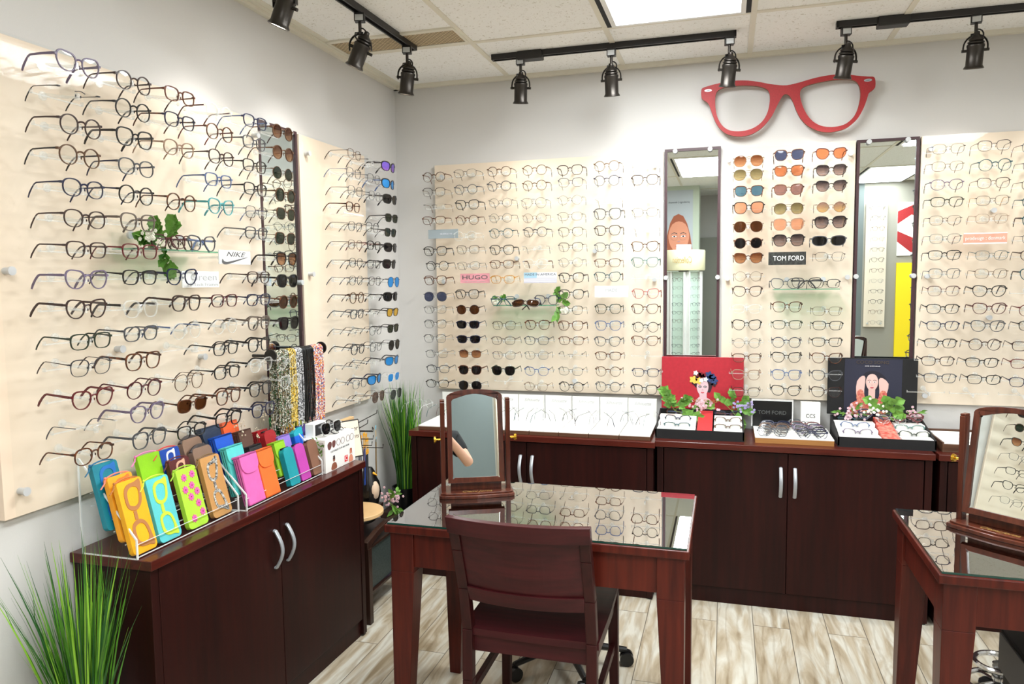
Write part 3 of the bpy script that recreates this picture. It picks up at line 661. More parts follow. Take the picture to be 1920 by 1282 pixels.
def loc_of(t, side, x, z):    # board-local coordinates
    return (x-t.location.x if side == 'B' else x-t.location.y), z-t.location.z
rodmb = MB()
rodmb.cyl((0, 0, 0), (0, -.004, 0), .012, n=12).tube([(0, -.004, 0), (0, -.02, 0), (0, -.1, -.012), (0, -.118, -.012)], [.007, .005, .004, .003], 8)
rodmb.box(-.078, .078, -.052, -.049, -.0145, -.0105).box(-.078, -.0755, -.056, -.046, -.0145, -.004).box(.0755, .078, -.056, -.046, -.0145, -.004).box(-.004, .004, -.121, -.112, -.02, -.002)
_r0 = rodmb.build('rod_tmp', [ROD], smooth=True); RODME = _r0.data; bpy.data.objects.remove(_r0)
NR = {}
def rod(t, side, x, z):
    u, w = loc_of(t, side, x, z); k = NR.get(t.name, 0); NR[t.name] = k+1
    if k >= 96: NR.setdefault(t.name+'_x', []).append((u, w)); return
    o = bpy.data.objects.new('display_rod', RODME); COL.objects.link(o); o.parent = t; o.location = (u, -.046, w)
def flush_rods(t):
    ex = NR.get(t.name+'_x')
    if not ex: return
    m = MB(); vs = [tuple(v.co) for v in RODME.vertices]; fs = [tuple(p.vertices) for p in RODME.polygons]
    for u, w in ex: m.add([(x+u, y-.046, z+w) for x, y, z in vs], fs)
    m.build('spare_rods', ROD, t, smooth=True, kind='stuff')
def fill(t, side, phrase, cols, group, off=.172, signcount=False):
    for ci, entries in enumerate(cols):
        k = 0; prev = None
        for e in entries.split():
            pos, spec = e.split(':'); u, v = (float(q) for q in pos.split(','))
            p = at(u, v, 0, off) if side == 'L' else at(u, v, 1, -off)
            jy = random.uniform(-2.5, 2.5); jz = random.uniform(-2, 2)
            a = p.y if side == 'L' else p.x
            rod(t, side, a, p.z+.002)
            if spec == 'x': continue
            w_, ha, hb_, *_x = SH[spec.split('.')[0]]
            M = Matrix.Translation(p) @ Matrix.Rotation((PI/2 if side == 'L' else 0)+math.radians(jz), 4, 'Z') @ Matrix.Rotation(math.radians(4+jy), 4, 'X') @ Matrix.Translation((0, 0, -.35*hb_))
            glasses(spec, M, f'{gword(spec)}, {ORD[k]} down in {ORD[ci]} column of the {phrase}', group)
            k += 1
    flush_rods(t)

A = (-2.46-1.31)/2
bA = board('long maple display board with six columns of eyewear on the left wall', 'L', -2.445, -1.312, zb, zt, acr=(-.548, .84),
           standoffs=[(-2.40+1.8785, -.55), (-2.40+1.8785, .02), (-1.70+1.8785, .12), (-2.06+1.8785, -.21), (-1.70+1.8785, -.27), (-1.345+1.8785, .55), (-1.345+1.8785, .02)])
colsA = [
 '148,116:ct.pur 150,174:rl.sil..blk 153,232:ro.brn 151,288:ro.gld..blk 157.6,349:ov.nav 160.7,406:ov.brn 164,464:rt.brn 164,519:ct.pur 164,574:ct.brn 172,635:rt.grn 172,683:bl.sil..brn 176,742:ct.red 185,799:rl.clr..gry 178,846:ov.tor',
 '252,150.5:ro.brn 251,202:ro.blk 254,255:sq.blk 257,310:ov.gry..nav 257,361:ro.blk..nav 260.5,412.6:sq.tau 264,467.6:rt.red 264,516:rt.blk 266,574:sq.clr..blk 266,621:rt.gry 270,672:sq.tor 272,724:ro.bur 278,768.6:ct.pur 282,817:sq.gry',
 '338.5,177:rt.brd 338.5,224:rt.nav..tor 337,275:ov.ros 341.6,375:ro.tor 343,515:ct.nav 351,563.7:sq.brn 352,615:ro.clr..blu 372,650:x 356,710:av.gld 362,755:rt.tor.brw 361,804:rt.blk',
 '412,207:ro.clr..bur 413,245:ro.tor..red 416,292:ov.brn 411,335:rt.blu 416,384:ct.tur 422,560:rt.bur..blk 424,607:ro.clr..blk 425,650:rt.blk 427,694:rt.blk 430,739:sq.tor 430,781:sq.blk',
 '479.5,226:rt.nav..blu 478,265.5:rt.gry 478.6,308.6:rt.blk 480,352:rt.blk 482,395:tr.sil..blu 482,434:rt.gry 486,517:rt.brn 486,558.6:rt.nav 487,601.6:sq.tau 487,642:sq.blk 491,680:sq.clr..blk 489.5,725:sq.blk 495,764:sq.nav',
 '531,245:ro.gld.brg 532,284:ro.gld.brg 531,322:hx.gld.gre 536,363:ro.gld.gre 537,398.5:bl.tor.gre 536,444:bl.tor.gre 538.5,482:sq.blk.brg 540,523:sq.blk.drk 542,562:ro.tor.brw 543,602:sq.blk.drk 540,675:ro.clr 546,711:ct.clr 550,757:x']
fill(bA, 'L', 'long left wall board', colsA, 'eyewear on the long left wall board')

bB = board('narrow maple display board with three columns beside the room corner', 'L', -1.025, -.43, zb, zt,
           standoffs=[(-.98+.7275, .54), (-.98+.7275, .02), (-.98+.7275, -.56)])
colsB = [
 '665,287:tr.gld..brn 664,322:tr.sil..blu 667,355.5:tr.sil..brn 663,386:rt.tor 667,422:tr.sil..blk 667,456:tr.gld..blk 668.5,490:tr.blk 668.5,523:tr.sil..nav 670,555:ro.gld..brn 670.6,586:rt.gry 670,620:rl.sil..blk 672,652:ov.sil..blk 672,685.5:rl.sil..brn 675.5,716:tr.gry..blk 677,749:rl.gld..blk',
 '701.5,303.5:rl.sil..brn 701.5,333:tr.sil..gry 703.6,365:tr.gry..blk 699,424:bl.blk 702,458:rt.blk..red 702,493:tr.sil..blk 703.6,524:tr.blk 702,555:rl.clr..blk 705,584.5:rl.sil..brn 705,616.7:tr.gry..blk 706,647.6:tr.sil..blk 706,677:rl.clr..blk 706,708:sp.blk.mbl.nav 710.6,740:av.gld.brw',
 '732,311:sp.blk.mpu 731.7,343:sp.blk.mbl.blu 735,372:sp.blk.drk 735,407:rt.blk.gre 733,434:rt.blk.gre 736,462:sp.blk.drk 734,493:sp.blk.drk 739,525.5:av.sil.mbl 736,553.6:sp.blk.drk 737,583:rt.blk.myl 738,613:rt.blk.gre 740,643:av.blk.drk 738.7,673:sp.gry.mbl 739,704:rt.clr.mbl 743.6,734.7:av.gry.gre']
fill(bB, 'L', 'narrow left wall board', colsB, 'eyewear on the narrow board by the corner')

def Z(c, sx, x0, y0): return ' '.join(f"{x0+float(e.split(',')[0])/sx:.1f},{y0+float(e.split(',')[1].split(':')[0])/sx:.1f}:{e.split(':')[1]}" for e in c.split())
def ZZ(top, bot, s1, o1, s2, o2): return (Z(top, s1, *o1)+' '+Z(bot, s2, *o2)).strip()
b1 = board('wide maple display board with seven columns left of the first tall mirror', 'B', .240, 1.476, zb, zt,
           standoffs=[(.29-.858, .55), (.29-.858, -.02), (1.435-.858, .55), (1.435-.858, -.02), (1.02-.858, -.58+.03), (.95-.858-.24, .1), (1.13-.858+.0, .13)])
J = [('205,265:ro.gld..brd 205,375:bl.brn..tor 210,480:rl.sil..brd 205,580:rt.tor 215,800:sq.blk 230,905:ro.blk 215,1010:sq.tor 215,1125:av.sil.blu', '215,145:tr.sil 215,250:bl.sil 212,355:bl.gry..brn 225,465:tr.gry 235,575:rt.gry 230,680:rt.blk'),
     ('430,240:tr.brn 435,355:ro.gry 445,465:sq.blk 445,575:ro.tor 430,690:ro.clr 450,790:bl.brn 455,905:tr.gry 445,1110:sq.blk', '450,145:ro.brn.brw 450,255:rt.nav.drk 455,360:rt.nav.drk 465,465:tr.brn.brg 465,580:sq.tor.drk 465,690:av.gry.drk'),
     ('675,225:ro.gld..brn 675,330:ro.sil..nav 685,450:hx.sil..gry 685,560:hx.sil..gry 690,670:ro.tea..blk 695,790:sq.blk 695,895:rt.tor 700,1005:rt.amb', '710,260:bl.brn 705,370:rt.tau 710,475:tr.gry..red 705,585:sq.grn.drk 715,670:x'),
     ('930,215:ro.gld 930,325:ro.gld 925,450:av.gry 930,560:hx.tor 935,660:ro.sil 925,780:rl.clr..gry 935,890:sq.clr..tor', '950,255:sq.tor 945,370:rt.gry 945,475:tr.gry 945,590:ov.blu..blk 940,700:tr.gld..brd'),
     ('1185,215:sq.brn 1190,305:bl.nav 1185,430:hx.gry 1185,550:tr.sil..blk 1190,660:bl.blk 1190,770:bl.blk 1190,880:hx.gry 1195,990:sq.blk 1195,1110:sq.blk', '1190,150:bl.blk 1190,260:sq.tor 1195,370:rt.tor 1190,480:rl.sil 1190,590:tr.sil 1195,700:ro.blk'),
     ('1450,185:ro.gld..blk 1450,290:ro.nav 1455,440:rl.clr..blk 1455,530:bg.gry 1455,650:sq.brn 1455,770:ov.gry 1455,885:rt.tor 1455,985:ct.tea..tor', '1460,140:sq.grn 1460,260:sq.blu 1455,375:ct.gry 1460,480:rt.tor 1460,590:ro.gld..tor 1460,700:ro.gry'),
     ('1725,180:av.clr..gry 1725,285:sq.brn 1735,430:rl.clr 1725,520:tr.blk 1730,650:rl.clr..blk 1725,765:ct.tor 1725,880:ct.mnt 1730,990:rl.clr 1730,1105:ct.pnk', '1725,140:ct.tor 1730,270:ro.blk 1725,370:ct.tor 1727,485:x 1730,600:rt.nav 1720,720:sq.blk')]
fill(b1, 'B', 'wide back wall board', [ZZ(p, q, 3.84, (760, 260), 3.84, (760, 540)) for p, q in J], 'eyewear on the wide back wall board', off=.173)

b2 = board('maple display board with mostly sunglasses between the two tall mirrors', 'B', 1.765, 2.360, zb, zt,
           standoffs=[(-.2725, .555), (-.2725, -.02), (.2725, .555), (.2725, -.02)])
J = [('677,215:av.gld.brg 675,310:av.brn.olv 680,425:sq.tor.tel 680,540:bg.blk.pch 675,670:av.gld.brw 675,785:ro.tor.drk 675,890:ct.tor.brg 675,1015:hx.gld 670,1120:ct.brn', '665,135:rt.clr 665,245:ct.blk 665,370:hx.gry 665,475:rt.tor 660,590:sq.ros 660,710:bl.brn'),
     ('960,175:sq.tor.blu 958,285:sq.tor.org 955,415:sq.tor.mau 955,545:av.brn.olv 955,655:bg.ros.pch 955,765:bg.blk.grg', '945,120:sq.tor 945,245:rt.grn 940,365:ro.nav 940,470:ct.blk 940,590:sq.blu 935,700:ct.blk'),
     ('1250,165:ct.bur.org 1250,280:sq.blk.grg 1250,390:ct.blk.grg 1250,535:hx.gld.pye 1245,640:bg.blk.grg 1235,770:sp.gry.drk 1240,880:tr.brn', '1220,150:tr.gld..brn 1225,250:rt.blk 1220,365:rt.blk 1220,475:ct.tor 1220,595:ct.gry 1215,710:ct.brn')]
fill(b2, 'B', 'board between tall mirrors', [ZZ(p, q, 3.692, (1220, 240), 3.692, (1220, 540)) for p, q in J], 'eyewear on the board between the tall mirrors', off=.173)

b3 = board('maple display board right of the second tall mirror, cut by the photo edge', 'B', 2.636, 3.55, zb, zt,
           standoffs=[(2.672-3.093, .555), (2.672-3.093, -.02), (2.93-3.093, .27), (2.93-3.093, -.21), (2.68-3.093, -.575)])
J = [('380,115:tr.blk 375,220:tr.brn 370,330:ov.pur..blk 370,435:rt.grn 360,545:tr.brn 360,655:tr.tea..red 355,755:rt.blk 355,865:bl.gry 350,970:bl.bur 345,1078:rt.blk 345,1180:rt.nav', '232,77:rt.blk 222,140:rt.brn 230,200:rt.gry 195,255:x'),
     ('655,95:bl.brn 660,210:ro.tea 650,320:bl.brn 645,425:tr.blk..amb 640,535:tr.ros 640,755:tr.tea 635,865:tr.gld..brn 625,970:ct.blk 625,1075:ct.bur 615,1180:ct.gry', '388,80:ro.brn 378,145:rt.blk 385,205:rt.blk 350,260:x'),
     ('925,105:bl.gry..red 930,215:tr.gry 922,330:tr.blk 930,435:rt.tea 930,545:sq.tea..brn 925,655:tr.gry 915,755:ov.brn 915,870:ct.tea..blk 910,980:x 905,1085:ro.red 905,1180:rt.blk', '545,88:rt.brn 540,150:rt.red 535,215:rt.nav 530,265:x')]
fill(b3, 'B', 'right-hand back wall board', [ZZ(p, q, 3.204, (1660, 240), 1.88, (1640, 600)) for p, q in J], 'eyewear on the right-hand back wall board', off=.173)

# tall mirrors
def tall_mirror(label, side, a0, a1, z0, z1):
    if side == 'B': t = thing('wall_mirror', label, 'mirror', ((a0+a1)/2, 0, (z0+z1)/2))
    else: t = thing('wall_mirror', label, 'mirror', (0, (a0+a1)/2, (z0+z1)/2), PI/2)
    a = (a1-a0)/2; b = (z1-z0)/2; f = .013
    MB().box(-a, -a+f, -.024, -.001, -b, b).box(a-f, a, -.024, -.001, -b, b).box(-a+f, a-f, -.024, -.001, b-f, b).box(-a+f, a-f, -.024, -.001, -b, -b+f).build('frame', FRAMEM, t)
    MB().box(-a+f, a-f, -.016, -.004, -b+f, b-f).build('mirror_pane', MIRROR, t)
    for u, w in ((-a*.62, b-.012), (a*.62, b-.012), (-a+.009, -.02), (a-.009, -.02)):
        MB().cyl((u, -.016, w), (u, -.034, w), .0115, n=18).build('standoff', STEEL, t, smooth=True, bevel=.001)
tall_mirror('tall narrow wall mirror left of the sunglasses board', 'B', 1.481, 1.752, .92, 2.162)
tall_mirror('tall narrow wall mirror right of the sunglasses board', 'B', 2.366, 2.629, .92, 2.152)
tall_mirror('tall narrow mirror between the two left wall boards', 'L', -1.305, -1.035, .92, 2.156)

# ------------------------------------------------------------------ signs
def sign(label, side, c0, c1, off, bg, lines, extra=None, thick=.003):
    """c0: upper left photo corner, c1: lower right photo corner on the plane at distance off from the wall"""
    ax = 0 if side == 'L' else 1; val = off if side == 'L' else -off
    p, q = at(*c0, ax, val), at(*c1, ax, val); c = (p+q)/2
    w = abs(q.y-p.y) if side == 'L' else abs(q.x-p.x); h = abs(p.z-q.z)
    t = thing('brand_sign', label, 'sign', c, PI/2 if side == 'L' else 0)
    MB().box(-w/2, w/2, 0, thick, -h/2, h/2).build('card', bg, t)
    st = (.05 if off < .2 else off-.05)
    MB().cyl((-w*.3, thick, 0), (-w*.3, off-.05, 0), .004, n=8).build('stand_rod', ROD, t); MB().cyl((w*.3, thick, 0), (w*.3, off-.05, 0), .004, n=8).build('stand_rod', ROD, t)
    for (s_, sz, dx, dz, wd, mt, shear) in lines:
        text('lettering', s_, sz*h, mt, t, Matrix.Translation((dx*w, -.0006, dz*h)) @ RX, width=wd*w, shear=shear)
    if extra: extra(t, w, h)
    return t
def swoosh(t, w, h):
    P = smoothloop([(-.40, .12), (-.36, .02), (-.30, -.03), (-.18, -.01), (.10, .12), (.42, .26), (.08, .03), (-.20, -.14), (-.32, -.18), (-.39, -.14), (-.42, -.04)], 4)
    MB().prism([(x*w, (y-.22)*h*1.35) for x, y in P], 0, .0006, M=Matrix.Translation((0, -.0003, 0)) @ RX).build('curved_tick', INK, t)
def dots(t, w, h):
    MB().box(-w/2, w/2, -.0005, 0, h*.40, h/2).box(-w/2, w/2, -.0005, 0, -h/2, -h*.40).build('border', WHITE, t)
WCARD = thin('white_acrylic_card', (240, 246, 246), .72, gloss=1)
sign('white acrylic sign with bold slanted letters over a grey curved tick', 'L', (410, 468), (470, 496), .16, WCARD, [('NIKE', .5, .0, .20, .62, INK, .35)], swoosh)
sign('white acrylic sign with thin grey lettering, lower of two on the left board', 'L', (341, 508), (411, 538), .16, WCARD, [('Green', .62, .08, .12, .72, INKL, 0), ('Hi-Tech Frames', .28, .05, -.33, .84, INKL, 0)])
sign('small pale blank acrylic sign on the narrow left wall board', 'L', (645, 397), (682, 406), .14, thin('pale_card', (214, 228, 232), .6), [])
sign('pale pink acrylic sign with large dark capital letters', 'B', (863, 513), (918, 530), .14, thin('pink_card', (240, 176, 184), .7, body=(240, 176, 186)), [('HUGO', .62, .0, .08, .86, INK, 0), ('HUGO BOSS', .12, 0, -.36, .7, INKL, 0)])
def stripes(t, w, h):
    MB().box(-w/2, -.1*w, -.0004, 0, -.02*h, h/2).build('blue_field', flat('sign_blue', (160, 196, 216)), t)
    m = MB()
    for k in range(4): m.box(-.09*w if k < 0 else -w/2, w/2, -.0004, 0, -h*.48+k*h*.13, -h*.48+k*h*.13+h*.06)
    m.build('stripe', flat('sign_grey', (186, 182, 196)), t)
sign('pale flag-striped acrylic sign above the mini glass shelf', 'B', (982, 511), (1044, 530), .14, flat('sign_white', (226, 228, 236)), [('MADE IN AMERICA', .30, 0, .30, .94, INK, 0)], stripes)
sign('white acrylic sign with faint grey letters in the sixth column', 'B', (1115, 536), (1178, 557), .14, WCARD, [('MADE', .4, 0, .1, .36, INKL, 0)])
sign('silver grey acrylic sign by the left edge of the wide board', 'B', (803, 431), (859, 446), .14, flat('sign_steel', (148, 160, 166)), [('SILHOUETTE', .22, .1, -.02, .4, flat('sign_white', (226, 228, 236)), 0)])
TFM = pbr('marbled_black', (60, 62, 58), .4, noise=.5, nscale=90, rgb2=(18, 18, 18))
sign('dark marbled sign with white capital letters amid the sunglasses', 'B', (1441, 473), (1511, 496), .145, TFM, [('TOM FORD', .52, .04, .0, .82, WHITE, 0)])
sign('orange pink sign with white lettering between white bands', 'B', (1807, 437), (1888, 456), .145, flat('sign_salmon', (240, 160, 138)), [('prodesign : denmark', .46, 0, 0, .92, WHITE, 0)], dots)

# ------------------------------------------------------------------ mini glass shelves
def leafy(mb, base, direction, L, W, mi=0, curl=.3, lobes=1):
    d = Vector(direction).normalized(); s_ = d.cross(Vector((0, -1, .2)))
    if s_.length < .1: s_ = Vector((1, 0, 0))
    s_.normalize(); nrm = s_.cross(d)
    if lobes > 1:
        for sg in (-1, 1):
            for an, f in ((.75, .72), (1.35, .45)): leafy(mb, Vector(base)+d*L*.12, d*math.cos(an)+s_*sg*math.sin(an), L*f, W*.5, mi, curl*.5)
        W *= .62
    n = 6; prof = [0, .55, .95, 1, .7, .35, 0]
    if lobes > 1: prof = [0, .5, 1, .6, 1, .45, 0]
    vs = []
    for i in range(n+1):
        t_ = i/n; c = Vector(base)+d*L*t_-Vector((0, 0, 1))*curl*L*t_*t_
        wv = W*.5*prof[i]; vs += [c-s_*wv+nrm*wv*.3, c, c+s_*wv+nrm*wv*.3]
    fs = []
    for i in range(n):
        a = i*3; fs += [(a, a+1, a+4, a+3), (a+1, a+2, a+5, a+4)]
    mb.add(vs, fs, mi)
def sprig(label, pos, dirs, L, leafw, flowers=None, fl_at=(0, 0, 0), fl_n=0, fl_r=.02, name='flower_sprig', seed=1, lobes=1, stem=None):
    rnd = random.Random(seed); t = thing(name, label, 'artificial plant', pos)
    m = MB(); st = MB()
    for d in dirs:
        d = Vector(d).normalized(); l = L*rnd.uniform(.8, 1.1); tip = d*l
        st.tube([(0, 0, 0), tuple(tip*.5), tuple(tip)], .0012, 5)
        for k in range(4):
            f = .35+.2*k; side = Vector((rnd.uniform(-1, 1), rnd.uniform(-.6, .2), rnd.uniform(-.2, .8)))
            leafy(m, tip*f, d*.7+side*.8, l*.55, leafw, curl=rnd.uniform(0, .4), lobes=lobes)
        leafy(m, tip*.8, d, l*.5, leafw, lobes=lobes)
    m.build('leaves', LEAF, t, kind=None); st.build('stem', LEAF2, t)
    if flowers:
        f = MB()
        for k in range(fl_n):
            c = Vector(fl_at)+Vector((rnd.gauss(0, fl_r), rnd.gauss(0, fl_r*.5), rnd.gauss(0, fl_r*.7)))
            for j in range(5):
                a = 2*PI*j/5; f.ball(c+Vector((math.cos(a)*.0035, -.001, math.sin(a)*.0035)), .003, 4, sc=(1, .5, 1))
        f.build('blossoms', flowers, t)
    return t
def shelf(label, side, c0, c1, off, depth, knobs):
    ax = 0 if side == 'L' else 1; v = off if side == 'L' else -off
    p, q = at(*c0, ax, v), at(*c1, ax, v); w = abs(q.y-p.y) if side == 'L' else abs(q.x-p.x); c = (p+q)/2
    t = thing('glass_shelf', label, 'shelf', c, PI/2 if side == 'L' else 0)
    back = off-.048
    MB().box(-w/2, w/2, 0, depth, -.003, .002).build('glass_plate', SHELFG, t)
    MB().box(-w/2, w/2, depth-.004, depth, .002, .05).build('back_lip', ACR, t)
    for u in knobs: MB().cyl((u*w, depth-.006, .045), (u*w, back, .045), .012, n=18).build('knob', STEEL, t, smooth=True)
    return t, c, w
t, sc1, w1 = shelf('small glass shelf with red and dark glasses on the left wall', 'L', (262, 462), (413, 476), .15, .10, (-.3, .3))
def on(c, side, du, dy, dz, rot=0, pitch=0):
    base = Matrix.Translation(c) @ (Matrix.Rotation(PI/2, 4, 'Z') if side == 'L' else Matrix.Identity(4))
    return base @ Matrix.Translation((du, dy, dz)) @ Matrix.Rotation(math.radians(rot), 4, 'Z') @ Matrix.Rotation(math.radians(pitch), 4, 'X')
glasses('rt.bur', on(sc1, 'L', -.045, .012, .026, -8, -4), 'dark red glasses standing on the left wall glass shelf', 'frames on the left wall glass shelf', True)
glasses('ro.tor', on(sc1, 'L', .045, .045, .026, 6, -4), 'tortoiseshell round glasses on the left wall glass shelf', 'frames on the left wall glass shelf', True)
glasses('ct.gry..blu', on(sc1, 'L', .105, .01, .026, 0, -4), 'grey cat-eye glasses at the far end of the left wall glass shelf', 'frames on the left wall glass shelf', True)
p = at(300, 460, 0, .1)
sprig('green maple-leaf sprig with white blossoms on the left wall glass shelf', p, [(.2, -.3, .8), (.2, -1, .2), (.3, .3, .6), (.3, 0, -.6)], .085, .062, PETALW, (.05, -.10, .015), 26, .016, seed=4, lobes=3)
t, sc2, w2 = shelf('small glass shelf with three frames on the wide back wall board', 'B', (925, 571), (1040, 574), .16, .11, (-.2, .32))
glasses('sq.tea', on(sc2, 'B', -.115, .012, .022, 6, -4), 'teal square glasses on the back wall glass shelf', 'frames on the back wall glass shelves', True)
glasses('sp.brn.brw', on(sc2, 'B', .01, -.005, .014, 0, -40), 'brown narrow sunglasses lying in the middle of the glass shelf', 'frames on the back wall glass shelves', True)
glasses('ct.nav..blu', on(sc2, 'B', .118, .02, .026, -4, -4), 'navy cat-eye glasses at the right end of the glass shelf', 'frames on the back wall glass shelves')
sprig('green sprig with white blossoms at the right end of the back wall shelf', at(1043, 566, 1, -.12), [(.1, 0, 1), (.8, -.2, .5), (.8, -.2, -.1), (.1, -.2, -.9)], .07, .03, PETALW, (.055, -.03, -.045), 22, .014, seed=8)
sprig('small pale green sprig at the left end of the back wall shelf', at(940, 568, 1, -.09), [(-.6, 0, .5), (.4, 0, .7), (.1, 0, .3)], .045, .022, PETALW, (-.03, -.01, .01), 12, .012, seed=9)
t, sc3, w3 = shelf('small glass shelf with black frames below the sunglasses', 'B', (1450, 541), (1575, 543), .16, .11, (-.27, .29))
glasses('ct.gry..nav', on(sc3, 'B', -.09, .03, .026, 0, -4), 'grey thin glasses at the left end of the upper black glass shelf', 'frames on the back wall glass shelves')
glasses('ct.blk', on(sc3, 'B', .0, .0, .028, -6, -4), 'bold black cat-eye glasses in the middle of the shelf between the mirrors', 'frames on the back wall glass shelves', True)
glasses('rt.blk', on(sc3, 'B', .085, .03, .024, 4, -4), 'black rectangular glasses at the right end of the shelf between the mirrors', 'frames on the back wall glass shelves')

# ------------------------------------------------------------------ giant red glasses
def giant():
    y = -.055
    def W(px): p = at(1300+px[0]/3.097, px[1]/3.097, 1, y); return (p.x, p.z)
    O = [(46, 530), (52, 512), (85, 500), (120, 490), (190, 475), (260, 467), (320, 468), (380, 475), (430, 485), (480, 492), (540, 495), (610, 480), (660, 465), (720, 449), (790, 436), (850, 432), (910, 434), (960, 440), (1015, 444), (1050, 447), (1058, 475), (1056, 505), (1045, 520), (1020, 540), (1010, 570), (990, 625), (960, 680), (930, 712), (885, 745), (820, 764), (770, 767), (720, 758), (665, 730), (625, 690), (600, 645), (583, 600), (565, 565), (550, 550), (532, 547), (518, 557), (505, 578), (488, 610), (455, 675), (410, 730), (370, 762), (320, 785), (260, 792), (200, 780), (160, 752), (130, 710), (108, 655), (92, 610), (78, 592), (52, 575), (46, 555)]
    Lh = [(148, 522), (180, 508), (240, 499), (300, 496), (370, 500), (415, 512), (438, 530), (445, 565), (440, 615), (425, 665), (395, 710), (350, 742), (300, 758), (245, 762), (200, 752), (165, 725), (140, 680), (129, 630), (127, 575), (133, 540)]
    Rh = [(634, 510), (665, 495), (720, 480), (790, 467), (850, 461), (905, 461), (940, 470), (962, 495), (971, 535), (968, 580), (952, 640), (925, 685), (885, 718), (840, 733), (790, 737), (740, 729), (695, 705), (660, 665), (635, 615), (621, 565), (621, 530)]
    c = W((550, 620)); sub = lambda L: [(a-c[0], b-c[1]) for a, b in map(W, L)]
    t = thing('giant_eyeglasses_decor', 'oversized red wooden eyeglasses cut-out mounted high on the back wall', 'wall decoration', (c[0], y, c[1]))
    o = smoothloop(sub(O), 3); l = smoothloop(sub(Lh), 3)[::-1]; r = smoothloop(sub(Rh), 3)[::-1]
    MB().prism(o, -.017, 0, M=RX, holes=[l, r], side=1).build('frame', [REDP, MDF], t)
    for px in ((86, 526), (1014, 466)):
        w = W(px); pts = [(.017*math.cos(2*PI*i/20), .0062*math.sin(2*PI*i/20)) for i in range(20)]
        MB().prism(pts, 0, .002, M=Matrix.Translation((w[0]-c[0], 0, w[1]-c[1])) @ RX).build('rivet', SILVERP, t)
        MB().prism([(a*.6, b*.25) for a, b in pts], .002, .0024, M=Matrix.Translation((w[0]-c[0], 0, w[1]-c[1])) @ RX).build('rivet_mark', INK, t)
    for px in ((480, 530), (100, 560), (1000, 530)):
        w = W(px); MB().cyl((w[0]-c[0], .017, w[1]-c[1]), (w[0]-c[0], .0545, w[1]-c[1]), .008, n=10).build('spacer', MDF, t)
giant()

# ------------------------------------------------------------------ white eyewear trays on the first cabinet
tx0, tp = .277, .147
for i in range(8):
    x0 = tx0+tp*i+.001; x1 = tx0+tp*(i+1)-.001
    t = thing('eyewear_tray', f'white topped walnut eyewear tray, {ORD[i]} from the left in the tray row', 'tray', ((x0+x1)/2, -.23, HB), group='white eyewear trays')
    a = (x1-x0)/2
    MB().box(-a, a, -.178, .17, 0, .018).build('base', TRAYW, t, bevel=.001)
    MB().box(-a+.001, a-.001, -.177, .17, .018, .024).build('pad', PAPER, t, bevel=.001)
    MB().box(-a+.001, a-.001, .158, .164, .024, .146).build('back_card', PAPER, t)
    text('lettering', 'Silhouette', .024, INKL, t, Matrix.Translation((0, .1575, .118)) @ RX, width=.085, shear=.5)
    if i in (3, 4, 5, 6): MB().box(a-.0015, a+.0005, .150, .158, .05, .146).build('post', STEEL, t)
rnd = random.Random(3)
def rimless(label, M, two):
    r = glasses('rl.clr..'+two, M, label, 'rimless glasses in the white trays'); r.name = 'rimless_glasses'; r['category'] = 'rimless glasses'; return r
for i in range(8):
    for k, nm in enumerate(('left', 'middle', 'right')):
        x = tx0+tp*(i+.5)+(k-1)*.03+rnd.uniform(-.01, .01); y = -.13-.022*k+rnd.uniform(-.01, .01)
        M = Matrix.Translation((x, y, HB+.074+.004*k)) @ Matrix.Rotation(PI+rnd.uniform(-.75, .75), 4, 'Z') @ Matrix.Rotation(math.radians(-10+rnd.uniform(-6, 6)), 4, 'X') @ Matrix.Diagonal((.85, .95, .95, 1))
        rimless(f'rimless glasses, {nm} one in the {ORD[i]} white tray from the left', M, rnd.choice(['blk', 'nav', 'gry', 'bur', 'blk', 'tea']))
M = Matrix.Translation(at(796, 756, 1, -.25)) @ Matrix.Rotation(PI-.35, 4, 'Z') @ Matrix.Rotation(-.1, 4, 'X')
r = glasses('ro.clr..clr', M, 'clear round glasses standing alone left of the tabletop mirror', 'rimless glasses in the white trays'); r['category'] = 'rimless glasses'; r.name = 'rimless_glasses'

